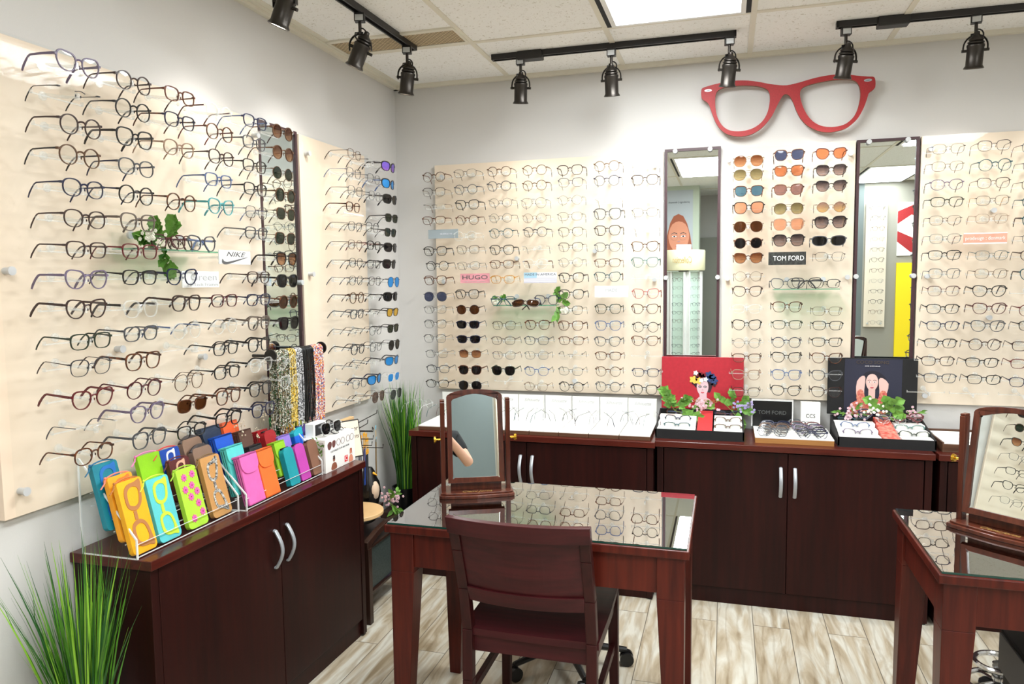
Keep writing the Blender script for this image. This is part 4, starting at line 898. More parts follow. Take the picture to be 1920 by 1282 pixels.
# ------------------------------------------------------------------ portrait display boxes
def ellipse(cx, cy, rx, ry, n=24): return [(cx+rx*math.cos(2*PI*i/n), cy+ry*math.sin(2*PI*i/n)) for i in range(n)]
SK = flat('print_skin', (214, 182, 190)); SK2 = flat('print_skin_tan', (222, 184, 176)); HAIRD = flat('print_hair_dark', (44, 24, 34)); LIPS = flat('print_lips', (196, 84, 96))
def layers(t, Ls, y0=-.0005, sc=1, cl=None):
    """Ls: (name, material, polygons) flat printed shapes, each a hair in front of the last"""
    for i, (nm, mt, polys) in enumerate(Ls):
        m = MB()
        for p in polys:
            if sc != 1: p = [(a_*sc, max(cl, b_*sc)) for a_, b_ in p]
            m.prism(p, 0, .0002, M=Matrix.Translation((0, y0-i*.00025, 0)) @ RX)
        m.build(nm, mt, t)
def face(cx, cy, s, skin, hair, eye):
    """face polygons, s: face half height"""
    fx = lambda L: [(cx+a*s, cy+b*s) for a, b in L]
    f = fx(smoothloop([(-.60, .35), (-.62, -.05), (-.50, -.50), (-.22, -.88), (0, -.98), (.22, -.88), (.50, -.50), (.62, -.05), (.60, .35), (.40, .82), (0, 1.0), (-.40, .82)], 2))
    e = [fx(ellipse(-.27, .08, .15, .055, 12)), fx(ellipse(.27, .08, .15, .055, 12))]
    pu = [fx(ellipse(-.27, .08, .06, .05, 8)), fx(ellipse(.27, .08, .06, .05, 8))]
    br = [fx([(-.46, .24), (-.28, .33), (-.10, .27), (-.10, .23), (-.28, .28), (-.45, .20)]), fx([(.46, .24), (.28, .33), (.10, .27), (.10, .23), (.28, .28), (.45, .20)][::-1])]
    li = [fx(smoothloop([(-.2, -.52), (-.08, -.47), (0, -.49), (.08, -.47), (.2, -.52), (.08, -.62), (-.08, -.62)], 2))]
    no = [fx([(-.10, -.24), (-.04, -.20), (0, -.22), (.04, -.20), (.10, -.24), (.0, -.28)])]
    return [('print_face', skin, [f]), ('print_eye_shadow', hair, [fx(ellipse(-.27, .09, .20, .12, 14)), fx(ellipse(.27, .09, .20, .12, 14))] if eye else br), ('print_eye', flat('print_white', (236, 232, 236)), e), ('print_pupil', HAIRD, pu), ('print_lips', LIPS, li), ('print_nose', flat('print_nose_tone', (188, 146, 150)), no)]
def display_box(label, x0, x1, strip, lid_c, lidmat, lid_fn, sets, skew=.0):
    y0, y1 = -.335, -.065; ox = (x0+x1)/2
    t = thing('display_box', label, 'display box', (ox, -.2, HB)); a = (x1-x0)/2; Y0, Y1 = y0+.2, y1+.2
    m = MB(); m.box(-a, a, Y0, Y1, 0, .006)
    m.box(-a, a, Y0, Y0+.005, .006, .045)
    for s_ in (-1, 1):
        xa, xb = sorted((s_*a, s_*(a-.006)))
        m.hexa([(xa, Y0, .006), (xb, Y0, .006), (xb, Y1, .006), (xa, Y1, .006)], [(xa, Y0, .045), (xb, Y0, .045), (xb, Y1, .098), (xa, Y1, .098)])
    m.box(-a, a, Y1-.005, Y1, .006, .098); m.build('box_body', BLACKM, t)
    sw = a*.17; sx = a*.12 if strip else 0
    MB().hexa([(-sw+sx-.0, Y0+.006, .01), (sw+sx, Y0+.006, .01), (sw+sx, Y1-.006, .01), (-sw+sx, Y1-.006, .01)], [(-sw+sx, Y0+.006, .042), (sw+sx, Y0+.006, .042), (sw+sx, Y1-.006, .094), (-sw+sx, Y1-.006, .094)]).build('centre_strip', strip or REDP, t)
    for s_ in (-1, 1):
        xa, xb = (-a+.008, -sw+sx-.008) if s_ < 0 else (sw+sx+.008, a-.008)
        m = MB()
        for k in range(3):
            ya = Y0+.008+k*.078; yb = ya+.066; z = .046+.0165*k
            m.box(xa, xb, ya, yb, .008, z)
        m.build('insert_card', PAPER, t)
        for k in range(3):
            nm = ['front', 'middle', 'back'][k]; y = y0+.008+k*.078+.072; z = HB+.046+.0165*k-.001
            M = Matrix.Translation((ox+(xa+xb)/2, y, z)) @ Matrix.Rotation(math.radians(-12), 4, 'X') @ Matrix.Diagonal((.93, .93, .93, 1))
            sp = sets[(0 if s_ < 0 else 3)+k]
            r = glasses(sp, M, f'{gword(sp)} half sunk in the {nm} {"left" if s_ < 0 else "right"} slot of the {label.split()[0]} display box', 'frames in the portrait display boxes', True)
            r.name = 'boxed_glasses'; r['category'] = 'boxed glasses'
    # upright lid
    p, q = at(*lid_c[0], 1, -.062), at(*lid_c[1], 1, -.062); W = q.x-p.x; Hh = p.z-(HB+.10)
    lx, lz = (p.x+q.x)/2-ox, (p.z+HB+.10)/2-HB
    l = MB().box(-W/2, W/2, 0, .010, -Hh/2, Hh/2).build('lid', lidmat, t, loc=(lx, .139, lz), bevel=.001)
    lid_fn(l, W, Hh)
    return t
REDC = pbr('red_card', (178, 38, 52), .45, noise=.12, nscale=60)
def lid1(l, W, Hh):
    s = .032; cx, cy = .005*W, -.06*Hh
    L = [('print_shoulder', SK, [smoothloop([(cx-.035, -Hh/2), (cx-.036, -Hh/2+.02), (cx-.022, cy-.045), (cx-.010, cy-.033), (cx-.010, cy-.02), (cx+.014, cy-.02), (cx+.014, cy-.035), (cx+.036, cy-.052), (cx+.046, -Hh/2+.01), (cx+.046, -Hh/2)], 2)]),
         ('print_hair', HAIRD, [smoothloop([(cx-.024, cy+.0), (cx-.030, cy+.02), (cx, cy+.036), (cx+.032, cy+.02), (cx+.028, cy-.012), (cx+.018, cy-.016)], 2)])]
    L += face(cx, cy, s, SK, HAIRD, True)
    cols = [((110, 22, 34), 'print_flower_red'), ((40, 62, 110), 'print_flower_blue'), ((44, 18, 30), 'print_flower_plum'), ((232, 236, 232), 'print_flower_white'), ((238, 190, 80), 'print_flower_yellow')]
    rr = random.Random(2); F = {}
    spots = [(-.032, .028, 4), (-.020, .040, 2), (-.006, .046, 0), (.008, .044, 0), (.022, .046, 1), (.034, .038, 1), (.040, .026, 1), (.030, .020, 2), (-.024, .052, 3), (.010, .030, 3), (-.026, .020, 2), (-.010, .034, 2), (.022, .032, 1), (.0, .038, 0), (-.016, .048, 0), (.038, .016, 2), (-.004, .026, 3), (-.014, .024, 4)]
    for (dx, dy, k) in spots:
        r_ = rr.uniform(.0085, .0125) if k != 3 else .0075
        F.setdefault(k, []).append([(cx+dx+r_*(1+.25*math.cos(5*2*PI*i/20))*math.cos(2*PI*i/20), cy+dy+r_*(1+.25*math.cos(5*2*PI*i/20))*math.sin(2*PI*i/20)) for i in range(20)])
    for k in (2, 0, 1, 4, 3): L.append((cols[k][1], flat(cols[k][1], cols[k][0]), F[k]))
    layers(l, L, sc=1.42, cl=-Hh/2+.001)
    text('lettering', 'COCO SONG', .022, GOLDINK, l, Matrix.Translation((cx, -.004, -Hh/2+.042)) @ RX, width=W*.36)
def lid2(l, W, Hh):
    s = .026; cx, cy = .0, .012
    L = [('print_panel', flat('print_navy', (34, 36, 56)), [[(-W*.31, -Hh/2+.002), (W*.33, -Hh/2+.002), (W*.33, Hh/2-.004), (-W*.31, Hh/2-.004)]]),
         ('print_dress', pbr('print_rose_lace', (190, 52, 66), .6, noise=.6, nscale=140, rgb2=(216, 150, 120)), [smoothloop([(cx-.058, -Hh/2+.004), (cx-.060, cy-.075), (cx-.045, cy-.056), (cx-.014, cy-.046), (cx+.014, cy-.046), (cx+.045, cy-.056), (cx+.060, cy-.075), (cx+.054, -Hh/2+.004)], 2)]),
         ('print_hair', flat('print_hair_blue', (20, 18, 34)), [smoothloop([(cx-.030, cy-.02), (cx-.026, cy+.02), (cx-.008, cy+.034), (cx+.012, cy+.033), (cx+.030, cy+.022), (cx+.040, cy+.004), (cx+.02, cy-.02)], 2)]),
         ('print_neck', SK2, [[(cx-.009, cy-.05), (cx+.009, cy-.05), (cx+.009, cy-.018), (cx-.009, cy-.018)]]),
         ('print_arm', SK2, [smoothloop([(cx-.036, cy-.05), (cx-.042, cy-.03), (cx-.040, cy+.004), (cx-.026, cy+.020), (cx-.018, cy+.014), (cx-.020, cy-.02), (cx-.022, cy-.05)], 2), smoothloop([(cx+.022, cy-.05), (cx+.020, cy-.02), (cx+.018, cy+.010), (cx+.028, cy+.014), (cx+.044, cy-.002), (cx+.040, cy-.03), (cx+.034, cy-.05)], 2)])]
    L += face(cx, cy, s, SK2, HAIRD, False)
    L.append(('print_glove', MATS['print_rose_lace'], [smoothloop([(cx-.038, cy-.06), (cx-.040, cy-.028), (cx-.028, cy-.020), (cx-.020, cy-.034), (cx-.018, cy-.06)], 2), smoothloop([(cx+.018, cy-.06), (cx+.020, cy-.034), (cx+.028, cy-.022), (cx+.040, cy-.03), (cx+.036, cy-.06)], 2)]))
    layers(l, [L[0]]); layers(l, L[1:], y0=-.0008, sc=1.62, cl=-Hh/2+.003)
    text('lettering', 'COCO SONG', .02, flat('dull_gold', (78, 66, 54)), l, Matrix.Translation((cx, -.004, Hh/2-.020)) @ RX, width=W*.36)
    text('small_lettering', 'CCS EYEWEAR', .007, flat('print_white', (236, 232, 236)), l, Matrix.Translation((cx, -.0045, Hh/2-.038)) @ RX, width=W*.17)
display_box('red display box with an upright red portrait lid of a woman crowned with flowers', 1.468, 1.873, pbr('red_strip', (196, 44, 48), .55), ((1241, 668), (1395, 671)), REDC, lid1, ['rt.tea', 'ct.nav', 'ct.tor..blu', 'rt.gld', 'ct.gld', 'ct.nav..red'])
display_box('black display box with an upright navy portrait lid of a woman holding her head', 2.272, 2.664, pbr('red_floral', (196, 60, 52), .6, noise=.4, nscale=60, rgb2=(232, 140, 124)), ((1553, 670), (1722, 683)), BLACKM, lid2, ['ct.pur', 'ct.blu..brn', 'ct.tea', 'ct.grn', 'rt.mnt', 'ct.gry'])
for k, (u, v, sp, lab) in enumerate([(1640, 776, 'bg.nav', 'navy glasses with a white tag lying on top of the black display box'), (1672, 786, 'ro.clr', 'clear glasses with a white tag lying on the red floral strip'), (1702, 782, 'ct.red', 'bright red cat-eye glasses at the back right of the black display box')]):
    M = Matrix.Translation(at(u, v, 1, -.14-.012*(k == 1))) @ Matrix.Rotation((-.2, .15, 0)[k], 4, 'Z') @ Matrix.Rotation(math.radians(-50), 4, 'X')
    r = glasses(sp, M, lab, 'frames in the portrait display boxes', True); r.name = 'boxed_glasses'; r['category'] = 'boxed glasses'

# tray with piled glasses
t = thing('eyewear_tray', 'low oak tray with a white top holding two piles of glasses', 'tray', (2.089, -.2, HB))
MB().box(-.168, .168, -.137, .14, 0, .024).build('base', OAK, t, bevel=.001); MB().box(-.168, .168, -.137, .14, .024, .028).build('pad', PAPER, t)
for s_, xx, sps in ((0, 1.998, ['rt.gry', 'ov.sil', 'sq.gld', 'rt.brn', 'rt.nav.blu']), (1, 2.170, ['ro.nav', 'ct.blk', 'ct.pur', 'rt.nav', 'rt.red', 'sq.gry'])):
    for k, sp in enumerate(sps):
        M = Matrix.Translation((xx+(.006*k if s_ == 0 else -.004*k), -.30+.042*k, HB+.046+.001*k)) @ Matrix.Rotation(math.radians(-38), 4, 'X')
        r = glasses(sp, M, f'{gword(sp)}, {ORD[k]} from the front in the {"right" if s_ else "left"} pile on the oak tray', 'glasses piled on the oak tray', True)
        r.name = 'piled_glasses'; r['category'] = 'piled glasses'
p, q = at(1409, 748, 1, -.075), at(1487, 787, 1, -.075)
t = thing('logo_block', 'black display block with faint grey capital letters behind the oak tray', 'sign', ((p.x+q.x)/2, -.075, HB+.028)); a = (q.x-p.x)/2; hb_ = p.z-HB-.028
MB().box(-a+.006, a-.006, 0, .02, 0, hb_-.006).build('block', BLACK, t, bevel=.001)
MB().box(-a, a, -.004, .024, hb_-.006, hb_).box(-a, -a+.006, -.004, .024, 0, hb_-.006).box(a-.006, a, -.004, .024, 0, hb_-.006).build('clear_case', ACREDGE, t)
text('lettering', 'TOM FORD', .026, flat('dim_ink', (96, 98, 98)), t, Matrix.Translation((0, -.0008, hb_*.52)) @ RX, width=a*1.35)
p, q = at(1502, 754, 1, -.085), at(1538, 783, 1, -.085)
t = thing('sign_cube', 'small white cube with black serif letters beside the black display block', 'sign', ((p.x+q.x)/2, -.085, HB+.028)); a = (q.x-p.x)/2; hb_ = p.z-HB-.028
MB().box(-a, a, 0, .035, 0, hb_).build('cube_body', PAPER, t, bevel=.001)
text('lettering', 'CCS', .026, INKB, t, Matrix.Translation((0, -.0005, hb_*.48)) @ RX, width=a*.95)
text('small_lettering', 'EYEWEAR', .006, INK, t, Matrix.Translation((0, -.0005, hb_*.26)) @ RX, width=a*.8)
# open wooden sample case
t = thing('sample_case', 'shallow open wooden case with white slotted inserts at the counter right end', 'case', (2.88, -.2, HB))
MB().box(-.195, .25, -.145, .14, 0, .006).box(-.195, .25, -.145, -.137, .006, .036).box(-.195, .25, .132, .14, .006, .05).box(-.195, -.187, -.137, .132, .006, .042).box(.242, .25, -.137, .132, .006, .042).box(.05, .058, -.137, .132, .006, .044).build('case_body', TRAYW, t, bevel=.001)
for k in range(4):
    for (xa, xb) in ((-.183, .048), (.06, .24)): MB().box(xa, xb, -.133+k*.066, -.133+k*.066+.056, .008, .030+.004*k).build('insert', PAPER, t)
MB().cyl((-.05, -.145, .02), (-.05, -.150, .02), .012, n=14).build('clasp', BRASS, t)
# flowers on the counter
sprig('broad green leaf sprig with curling tendrils at the left corner of the red display box', (1.545, -.13, HB+.10), [(-.5, -.2, 1), (.5, -.2, .5), (-.2, -.3, .4), (.7, -.1, -.2)], .10, .05, name='leaf_sprig', seed=2, lobes=3)
sprig('pale pink blossom sprig lying along the back rim of the red display box', (1.68, -.10, HB+.105), [(1, 0, .3), (-1, 0, .2), (.3, -.2, .5)], .05, .016, PETALP, (0, -.01, .02), 40, .028, seed=5)
sprig('green leaves with violet blossoms at the right corner of the red display box', (1.82, -.09, HB+.10), [(-.8, 0, .8), (.6, 0, .6), (.5, -.1, -.6), (0, 0, 1), (.8, 0, 0)], .085, .035, PETALV, (.05, -.015, .03), 30, .024, seed=6)
sprig('pale pink sprig along the left back rim of the black display box', (2.36, -.095, HB+.105), [(1, 0, .1), (-1, 0, .2), (.2, -.2, .4)], .06, .012, PETALP, (0, -.01, .01), 44, .034, seed=12)
sprig('white primrose blossoms with green leaves in front of the navy portrait', (2.49, -.12, HB+.105), [(1, 0, .5), (.6, -.2, .9), (-.4, -.1, .6), (.9, -.2, .15), (.2, 0, .9)], .09, .045, PETALW, (-.045, -.01, .035), 34, .022, seed=14)
sprig('thin pink sprig pointing right at the back right of the black display box', (2.59, -.09, HB+.10), [(1, 0, .45), (-.6, 0, .1)], .07, .008, PETALP, (.03, -.01, .018), 22, .022, seed=15)

# ------------------------------------------------------------------ acrylic stands and glasses cases
def tier_stand(label, y0, y1, xf):
    t = thing('case_stand', label, 'acrylic stand', (0, (y0+y1)/2, .7605)); b = (y1-y0)/2; T5 = 5
    e = MB()
    for s_ in (-1, 1):
        ya, yb = sorted((s_*b, s_*(b-.004)))
        out = [(.05, 0), (xf, 0), (xf, .055), (xf-.004, .06), (.054, .272), (.05, .272)]
        Mx = Matrix(((1, 0, 0, 0), (0, 0, -1, yb), (0, 1, 0, 0), (0, 0, 0, 1)))
        MB().prism(out, 0, .004, M=Mx).build('side_panel', ACR, t)
        for i in range(len(out)):
            p, q = out[i], out[(i+1) % len(out)]; e.tube([(p[0], (ya+yb)/2, p[1]), (q[0], (ya+yb)/2, q[1])], .0030, 4)
    sh = MB(); dx = (xf-.055)/T5
    for k in range(T5):
        x1 = xf-k*dx; x0 = x1-dx; z = .004+k*.034
        sh.box(x0, x1-.002, -b+.004, b-.004, z, z+.002); sh.box(x1-.004, x1-.002, -b+.004, b-.004, z+.002, z+.036)
        e.tube([(x1-.003, -b, z+.036), (x1-.003, b, z+.036)], .0011, 4); e.tube([(x1-.003, -b+.002, z), (x1-.003, b-.002, z)], .0018, 4)
    sh.build('tier_shelf', ACR, t); e.build('polished_edge', ACREDGE, t)
    if y0 > -1.79: MB().box(xf, xf+.0006, -.05+b*.55-.09, .0+b*.55-.045, .018, .038).build('price_card', PAPER, t)
    return t
tier_stand('clear acrylic tiered stand, nearer one, filled with glasses pouches', -2.243, -1.802, .238)
tier_stand('clear acrylic tiered stand, farther one, filled with snap cases', -1.795, -1.315, .262)
def dxk(k): return k
CASES = []
def case(label, color, kind, uv, tier, w=.082, h=.165, deco=None, stand=1, color2=None, tilt=-14, grp='glasses cases in the acrylic stands'):
    """uv: photo position of the middle of the case's top edge"""
    xf, z0 = ((.238, .766) if stand == 1 else (.262, .766)); dx = (xf-.055)/5
    xb = xf-tier*dx-.020; z = .7665+tier*.034
    a = math.radians(tilt); xt = xb+h*math.sin(a)*1.0
    p = at(uv[0], uv[1], 0, xt)
    hh = max(.09, min(.21, (p.z-z)/math.cos(a)))
    nm = 'glasses_pouch' if kind == 'zip' else 'glasses_case'
    t = thing(nm, label, 'glasses case', (xb, p.y, z), rot=(0, a, 0), group=grp)
    mt = MATS.get('leather_%d_%d_%d' % color) or pbr('leather_%d_%d_%d' % color, color, .55, bump=.3, bscale=300, noise=.12, nscale=18)
    b = w/2; th = .016 if kind == 'zip' else .026
    # body: rounded slab in local y (width), z (height), x thickness
    def slab(b_, h_, t0, t1, rb, rt, arch=0, n=5):
        P = []
        for (cx, cy, r, a0) in ((b_-rb, rb, rb, -PI/2), (b_-rt, h_-rt, rt, 0), (-b_+rt, h_-rt, rt, PI/2), (-b_+rb, rb, rb, PI)):
            for i in range(n+1): aa = a0+PI/2*i/n; P.append((cx+r*math.cos(aa), cy+r*math.sin(aa)+(arch*(1-((cx+r*math.cos(aa))/b_)**2) if cy > h_/2 else 0)))
        return P
    ML = Matrix(((0, 0, 1, 0), (1, 0, 0, 0), (0, 1, 0, 0), (0, 0, 0, 1)))      # poly x->y, poly y->z, height->x
    if kind == 'zip':
        MB().prism(slab(b, hh, 0, 0, .014, .006, .008), 0, th, M=ML).build('body', mt, t, bevel=.0035)
        c2 = color2 or (250, 120, 60); zm = flat('zip_%d_%d_%d' % c2, c2)
        P = [(th*.5, -b+.004+(2*b-.008)*i/8, hh+.0006+.008*(1-((-b+.004+(2*b-.008)*i/8)/b)**2)) for i in range(9)]
        MB().tube(P, .0022, 6).build('zipper', zm, t)
        MB().tube([(th*.5, -b, hh-.001), (th, -b-.012, hh-.010), (th+.002, -b-.030, hh-.022)], .0018, 6, flat=(.5, 1.3)).ball((th*.5, -b+.002, hh+.003), .004, 6).build('pull', zm, t)
    elif kind == 'flap':
        MB().box(0, th, -b, b, 0, hh-.006).build('body', mt, t, bevel=.005)
        MB().prism(slab(b+.001, .066, 0, 0, b*.75, .004), th, th+.004, M=Matrix.Translation((0, 0, hh-.066)) @ ML).box(-.001, th+.004, -b-.001, b+.001, hh-.006, hh+.0).build('flap', mt, t, bevel=.0018)
        MB().box(th*.3, th*.36, -b-.0006, -b, .004, hh-.01).box(th*.62, th*.68, -b-.0006, -b, .004, hh-.01).build('gusset', BLACKM, t)
    elif kind == 'sleeve':
        P = slab(b, hh, 0, 0, .006, .022); MB().prism(P, 0, th*.8, M=ML).build('body', mt, t, bevel=.003)
        MB().box(th*.2, th*.6, -b+.006, b-.016, hh-.004, hh+.0015).build('opening', BLACKM, t, bevel=.0005)
    elif kind == 'two':
        MB().box(0, th, -b, b, 0, hh-.03).build('body', mt, t, bevel=.004)
        m2 = MATS.get('leather_%d_%d_%d' % color2) or pbr('leather_%d_%d_%d' % color2, color2, .55, bump=.3, bscale=300)
        P = [(-b, hh-.032)]+[(-b+2*b*i/10, hh-.032+.030*math.sin(PI/2*min(1, .25+.75*i/10))**.8) for i in range(11)]+[(b, hh-.032)]
        MB().prism(P, 0, th, M=ML).build('lid', m2, t, bevel=.002)
    elif kind == 'rib':
        MB().prism(slab(b, hh, 0, 0, .01, .012, .012), 0, th*.8, M=ML).build('body', mt, t, bevel=.004)
        P = [(th*.4, -b+.004+(2*b-.008)*i/8, hh-.012+.020*(1-((-b+.004+(2*b-.008)*i/8)/b)**2)) for i in range(9)]
        MB().tube(P, .010, 8).build('zipper_band', flat('band_dark', (62, 54, 54)), t, smooth=True)
    if deco:
        if deco[0] == 'specs':     # appliqued upright spectacles
            dm = flat('appl_%d_%d_%d' % deco[1], deco[1]) if len(deco) < 3 else pbr('appl_snake', (206, 204, 198), .5, noise=.95, nscale=160, rgb2=(24, 22, 22))
            m = MB(); s1 = hh*.235
            for sg in (-1, 1):
                cat = deco[1] == (1, 1, 1) or len(deco) > 2
                cy = hh*.52+sg*s1*1.02
                if cat: oo = [(-.020, -.010), (-.016, .018), (.004, .026), (.024, .034), (.018, .0), (.006, -.024), (-.012, -.024)]; ii = [(-.014, -.008), (-.011, .012), (.004, .017), (.014, .016), (.010, -.002), (.002, -.017), (-.009, -.017)]
                else: oo = [(-.021, -.012), (-.020, .016), (-.008, .029), (.012, .031), (.026, .034), (.024, .010), (.018, -.014), (.004, -.026), (-.012, -.024)]; ii = [(-.014, -.010), (-.013, .012), (-.004, .021), (.008, .022), (.016, .016), (.016, .004), (.011, -.012), (.002, -.018), (-.008, -.016)]
                f = s1/.034; mir = lambda L: [(x*f*.95, cy+sg*y*f*.95) for x, y in L]
                o_, i_ = smoothloop(mir(oo), 3), smoothloop(mir(ii), 3)
                m.prism(o_ if sg > 0 else o_[::-1], 0, .0016, M=Matrix.Translation((th, 0, 0)) @ ML, holes=[i_])
            m.box(th, th+.0016, -.011, .0, hh*.52-.012, hh*.52+.012); m.build('spectacles_applique', dm, t)
        if deco[0] == 'flowers':
            m = MB(); dots_ = MB()
            for (fy, fz) in ((-.016, .86), (.020, .88), (.008, .70), (.024, .58), (-.006, .52), (.018, .38), (.026, .22), (-.014, .16), (-.022, .66)):
                P = [(fy+.0105*(1+.28*math.cos(8*2*PI*i/32))*math.cos(2*PI*i/32), fz*hh+.0105*(1+.28*math.cos(8*2*PI*i/32))*math.sin(2*PI*i/32)) for i in range(32)]
                m.prism(P, 0, .0016, M=Matrix.Translation((th, 0, 0)) @ ML); dots_.ball((th+.002, fy, fz*hh), .0022, 5)
            m.build('flower_applique', flat('appl_pink', (226, 92, 170)), t); dots_.build('flower_centre', flat('appl_centre', (150, 40, 110)), t)
    return t
Y = (248, 184, 28)
case('golden yellow pouch with brown spectacles applique, frontmost at the left end', (250, 178, 20), 'zip', (238, 903), 0, .088, deco=('specs', (176, 116, 66)), color2=(176, 110, 50))
case('orange yellow pouch with orange applique right behind the frontmost yellow pouch', (252, 170, 36), 'zip', (218, 893), 1, .086, deco=('specs', (240, 120, 50)), color2=(240, 130, 110))
case('teal pouch with a blue applique at the far left of the stand', (14, 130, 150), 'zip', (190, 870), 2, .086, deco=('specs', (30, 110, 190)), color2=(40, 110, 150))
case('turquoise pouch with lime spectacles applique in the front row', (92, 200, 204), 'zip', (288, 898), 0, .086, deco=('specs', (196, 222, 60)), color2=(196, 222, 60))
case('plain lime green pouch with a pink zip pull in the back row', (150, 216, 24), 'zip', (266, 853), 3, .09, color2=(240, 130, 190))
case('royal blue pouch with a white applique in the back row', (22, 76, 180), 'zip', (304, 843), 3, .086, deco=('specs', (236, 236, 240)), color2=(220, 60, 60))
case('maroon pouch with a tan applique behind the flowered pouch', (92, 32, 34), 'zip', (323, 862), 2, .088, deco=('specs', (214, 166, 140)), color2=(92, 32, 34))
case('lime pouch covered with pink flowers in the front row', (176, 224, 60), 'zip', (342, 880), 0, .086, deco=('flowers',), color2=(150, 190, 50))
case('tan pouch with snakeskin cat-eye spectacles applique in the front row', (196, 144, 84), 'zip', (388, 858), 0, .09, deco=('specs', (1, 1, 1), 1), color2=(110, 84, 50))
case('taupe zip case with a dark band, rear one of two', (150, 120, 100), 'rib', (346, 826), 3, .09)
case('taupe zip case with a dark band, front one of two', (140, 112, 94), 'rib', (366, 842), 2, .09)
g2 = dict(stand=2)
case('dark navy snap case in the back row', (38, 54, 78), 'flap', (380, 802), 3, .088, stand=1)
case('bright orange snap case in the back row', (242, 100, 50), 'flap', (412, 792), 4, .08, stand=1)
case('royal blue snap case with a fold-over flap', (20, 84, 196), 'flap', (404, 818), 2, .088, stand=1)
case('chocolate brown snap case with a rounded flap', (92, 64, 54), 'flap', (440, 808), 3, .07, **g2)
case('turquoise snap case left of the pink case', (84, 202, 196), 'flap', (425, 837), 1, .084, **g2)
case('black snap case behind the orange case', (40, 38, 42), 'flap', (458, 836), 2, .07, **g2)
case('bubblegum pink snap case in the front row', (226, 104, 178), 'flap', (451, 853), 0, .09, **g2)
case('orange snap case in the front row beside the pink case', (244, 112, 44), 'flap', (482, 843), 0, .084, **g2)
case('red sleeve case, rear left of two', (172, 26, 36), 'flap', (472, 808), 3, .06, **g2)
case('dark red sleeve case with a black edge', (160, 24, 34), 'sleeve', (492, 808), 2, .07, **g2)
case('dark green sleeve case in the back row', (28, 130, 66), 'sleeve', (504, 803), 4, .062, **g2)
case('brown case with a yellow top in the back row', (168, 98, 40), 'two', (522, 789), 3, .062, color2=(246, 196, 36), **g2)
case('purple case with an olive top in the back row', (88, 68, 150), 'two', (545, 784), 3, .062, color2=(170, 180, 60), **g2)
case('blue case with a teal top', (0, 92, 206), 'two', (541, 803), 2, .062, color2=(20, 158, 176), **g2)
case('lavender snap case behind the lime case', (146, 120, 210), 'flap', (512, 818), 2, .075, **g2)
case('lime green double snap case', (146, 200, 40), 'flap', (506, 829), 1, .062, **g2)
case('teal sleeve case in the front row', (16, 148, 160), 'sleeve', (527, 840), 0, .062, **g2)
case('magenta sleeve case in the front row', (190, 66, 170), 'sleeve', (548, 833), 0, .062, **g2)
case('brown leather sleeve case at the right end of the front row', (132, 92, 72), 'sleeve', (571, 826), 0, .066, **g2)
case('red hard case at the right end of the stand', (206, 48, 52), 'two', (586, 816), 1, .055, color2=(206, 48, 52), **g2)

# ------------------------------------------------------------------ white promo box on the left cabinet
t = thing('promo_box', 'white cardboard display box printed with sunglasses and small figures', 'display box', (.01, -1.19, .7605))
y0_, y1_ = -.115, .125; BX = .262
MB().box(.04, BX, y0_, y1_, 0, .135).build('box_body', PAPER, t, bevel=.001)
Mf = Matrix(((0, 0, 1, BX+.0002), (1, 0, 0, 0), (0, 1, 0, 0), (0, 0, 0, 1)))
def pr(nm, mt, polys, d=.0):
    m = MB()
    for P in polys: m.prism(P, d, d+.0002, M=Mf)
    return m.build(nm, mt, t)
BRN = flat('print_brown_lens', (112, 66, 62))
pr('print_sunglasses', BRN, [smoothloop([(-.098, .112), (-.084, .121), (-.068, .118), (-.066, .104), (-.078, .090), (-.092, .092)], 3), smoothloop([(-.060, .118), (-.044, .121), (-.034, .114), (-.040, .097), (-.052, .092), (-.062, .102)], 3)])
m = MB()
for c in (-.012, .022, .066, .098):
    m.tube([(BX+.0006, c+.015*math.cos(2*PI*i/20), .107+.013*math.sin(2*PI*i/20)) for i in range(20)], .0007, 4, closed=True)
m.build('print_rims', BRN, t)
text('print_text', 'CUSTOMIZED TO FIT ANY FRAME', .010, INK, t, Matrix.Translation((BX+.0004, 0, .078)) @ Matrix.Rotation(PI/2, 4, 'Z') @ RX, width=.15)
pr('print_person_dark', flat('print_skin_brown', (150, 90, 66)), [smoothloop([(-.072, .004), (-.070, .022), (-.060, .030), (-.048, .032), (-.036, .028), (-.030, .018), (-.032, .004)], 2), ellipse(-.051, .046, .009, .012, 14)], .0)
pr('print_sunglasses_small', INKB, [[(-.059, .046), (-.043, .046), (-.043, .051), (-.059, .051)], ellipse(-.051, .056, .008, .004, 10)], .0003)
pr('print_red_square', flat('print_red', (222, 32, 40)), [[(.034, .012), (.060, .012), (.060, .038), (.034, .038)]])
text('print_letter', 'C', .026, PAPER, t, Matrix.Translation((BX+.0006, .047, .025)) @ Matrix.Rotation(PI/2, 4, 'Z') @ RX)
pr('print_person_light', flat('print_skin_light', (226, 150, 120)), [smoothloop([(.070, .004), (.072, .024), (.086, .034), (.100, .026), (.104, .004)], 2), ellipse(.087, .046, .008, .011, 14)], .0)
pr('print_hair_small', flat('print_hair_auburn', (168, 90, 60)), [smoothloop([(.078, .030), (.078, .056), (.087, .060), (.096, .056), (.097, .030), (.093, .046), (.087, .056), (.081, .046)], 2)], .0003)
Ms = Matrix(((1, 0, 0, 0), (0, 0, -1, y0_-.0002), (0, 1, 0, 0), (0, 0, 0, 1)))
MB().prism([(.05, .01), (BX-.008, .01), (BX-.008, .125), (.05, .125)], 0, .0002, M=Ms).build('print_side', pbr('print_grey_wall', (220, 218, 216), .7, noise=.35, nscale=24, rgb2=(176, 170, 168)), t)
m = MB(); rr = random.Random(5)
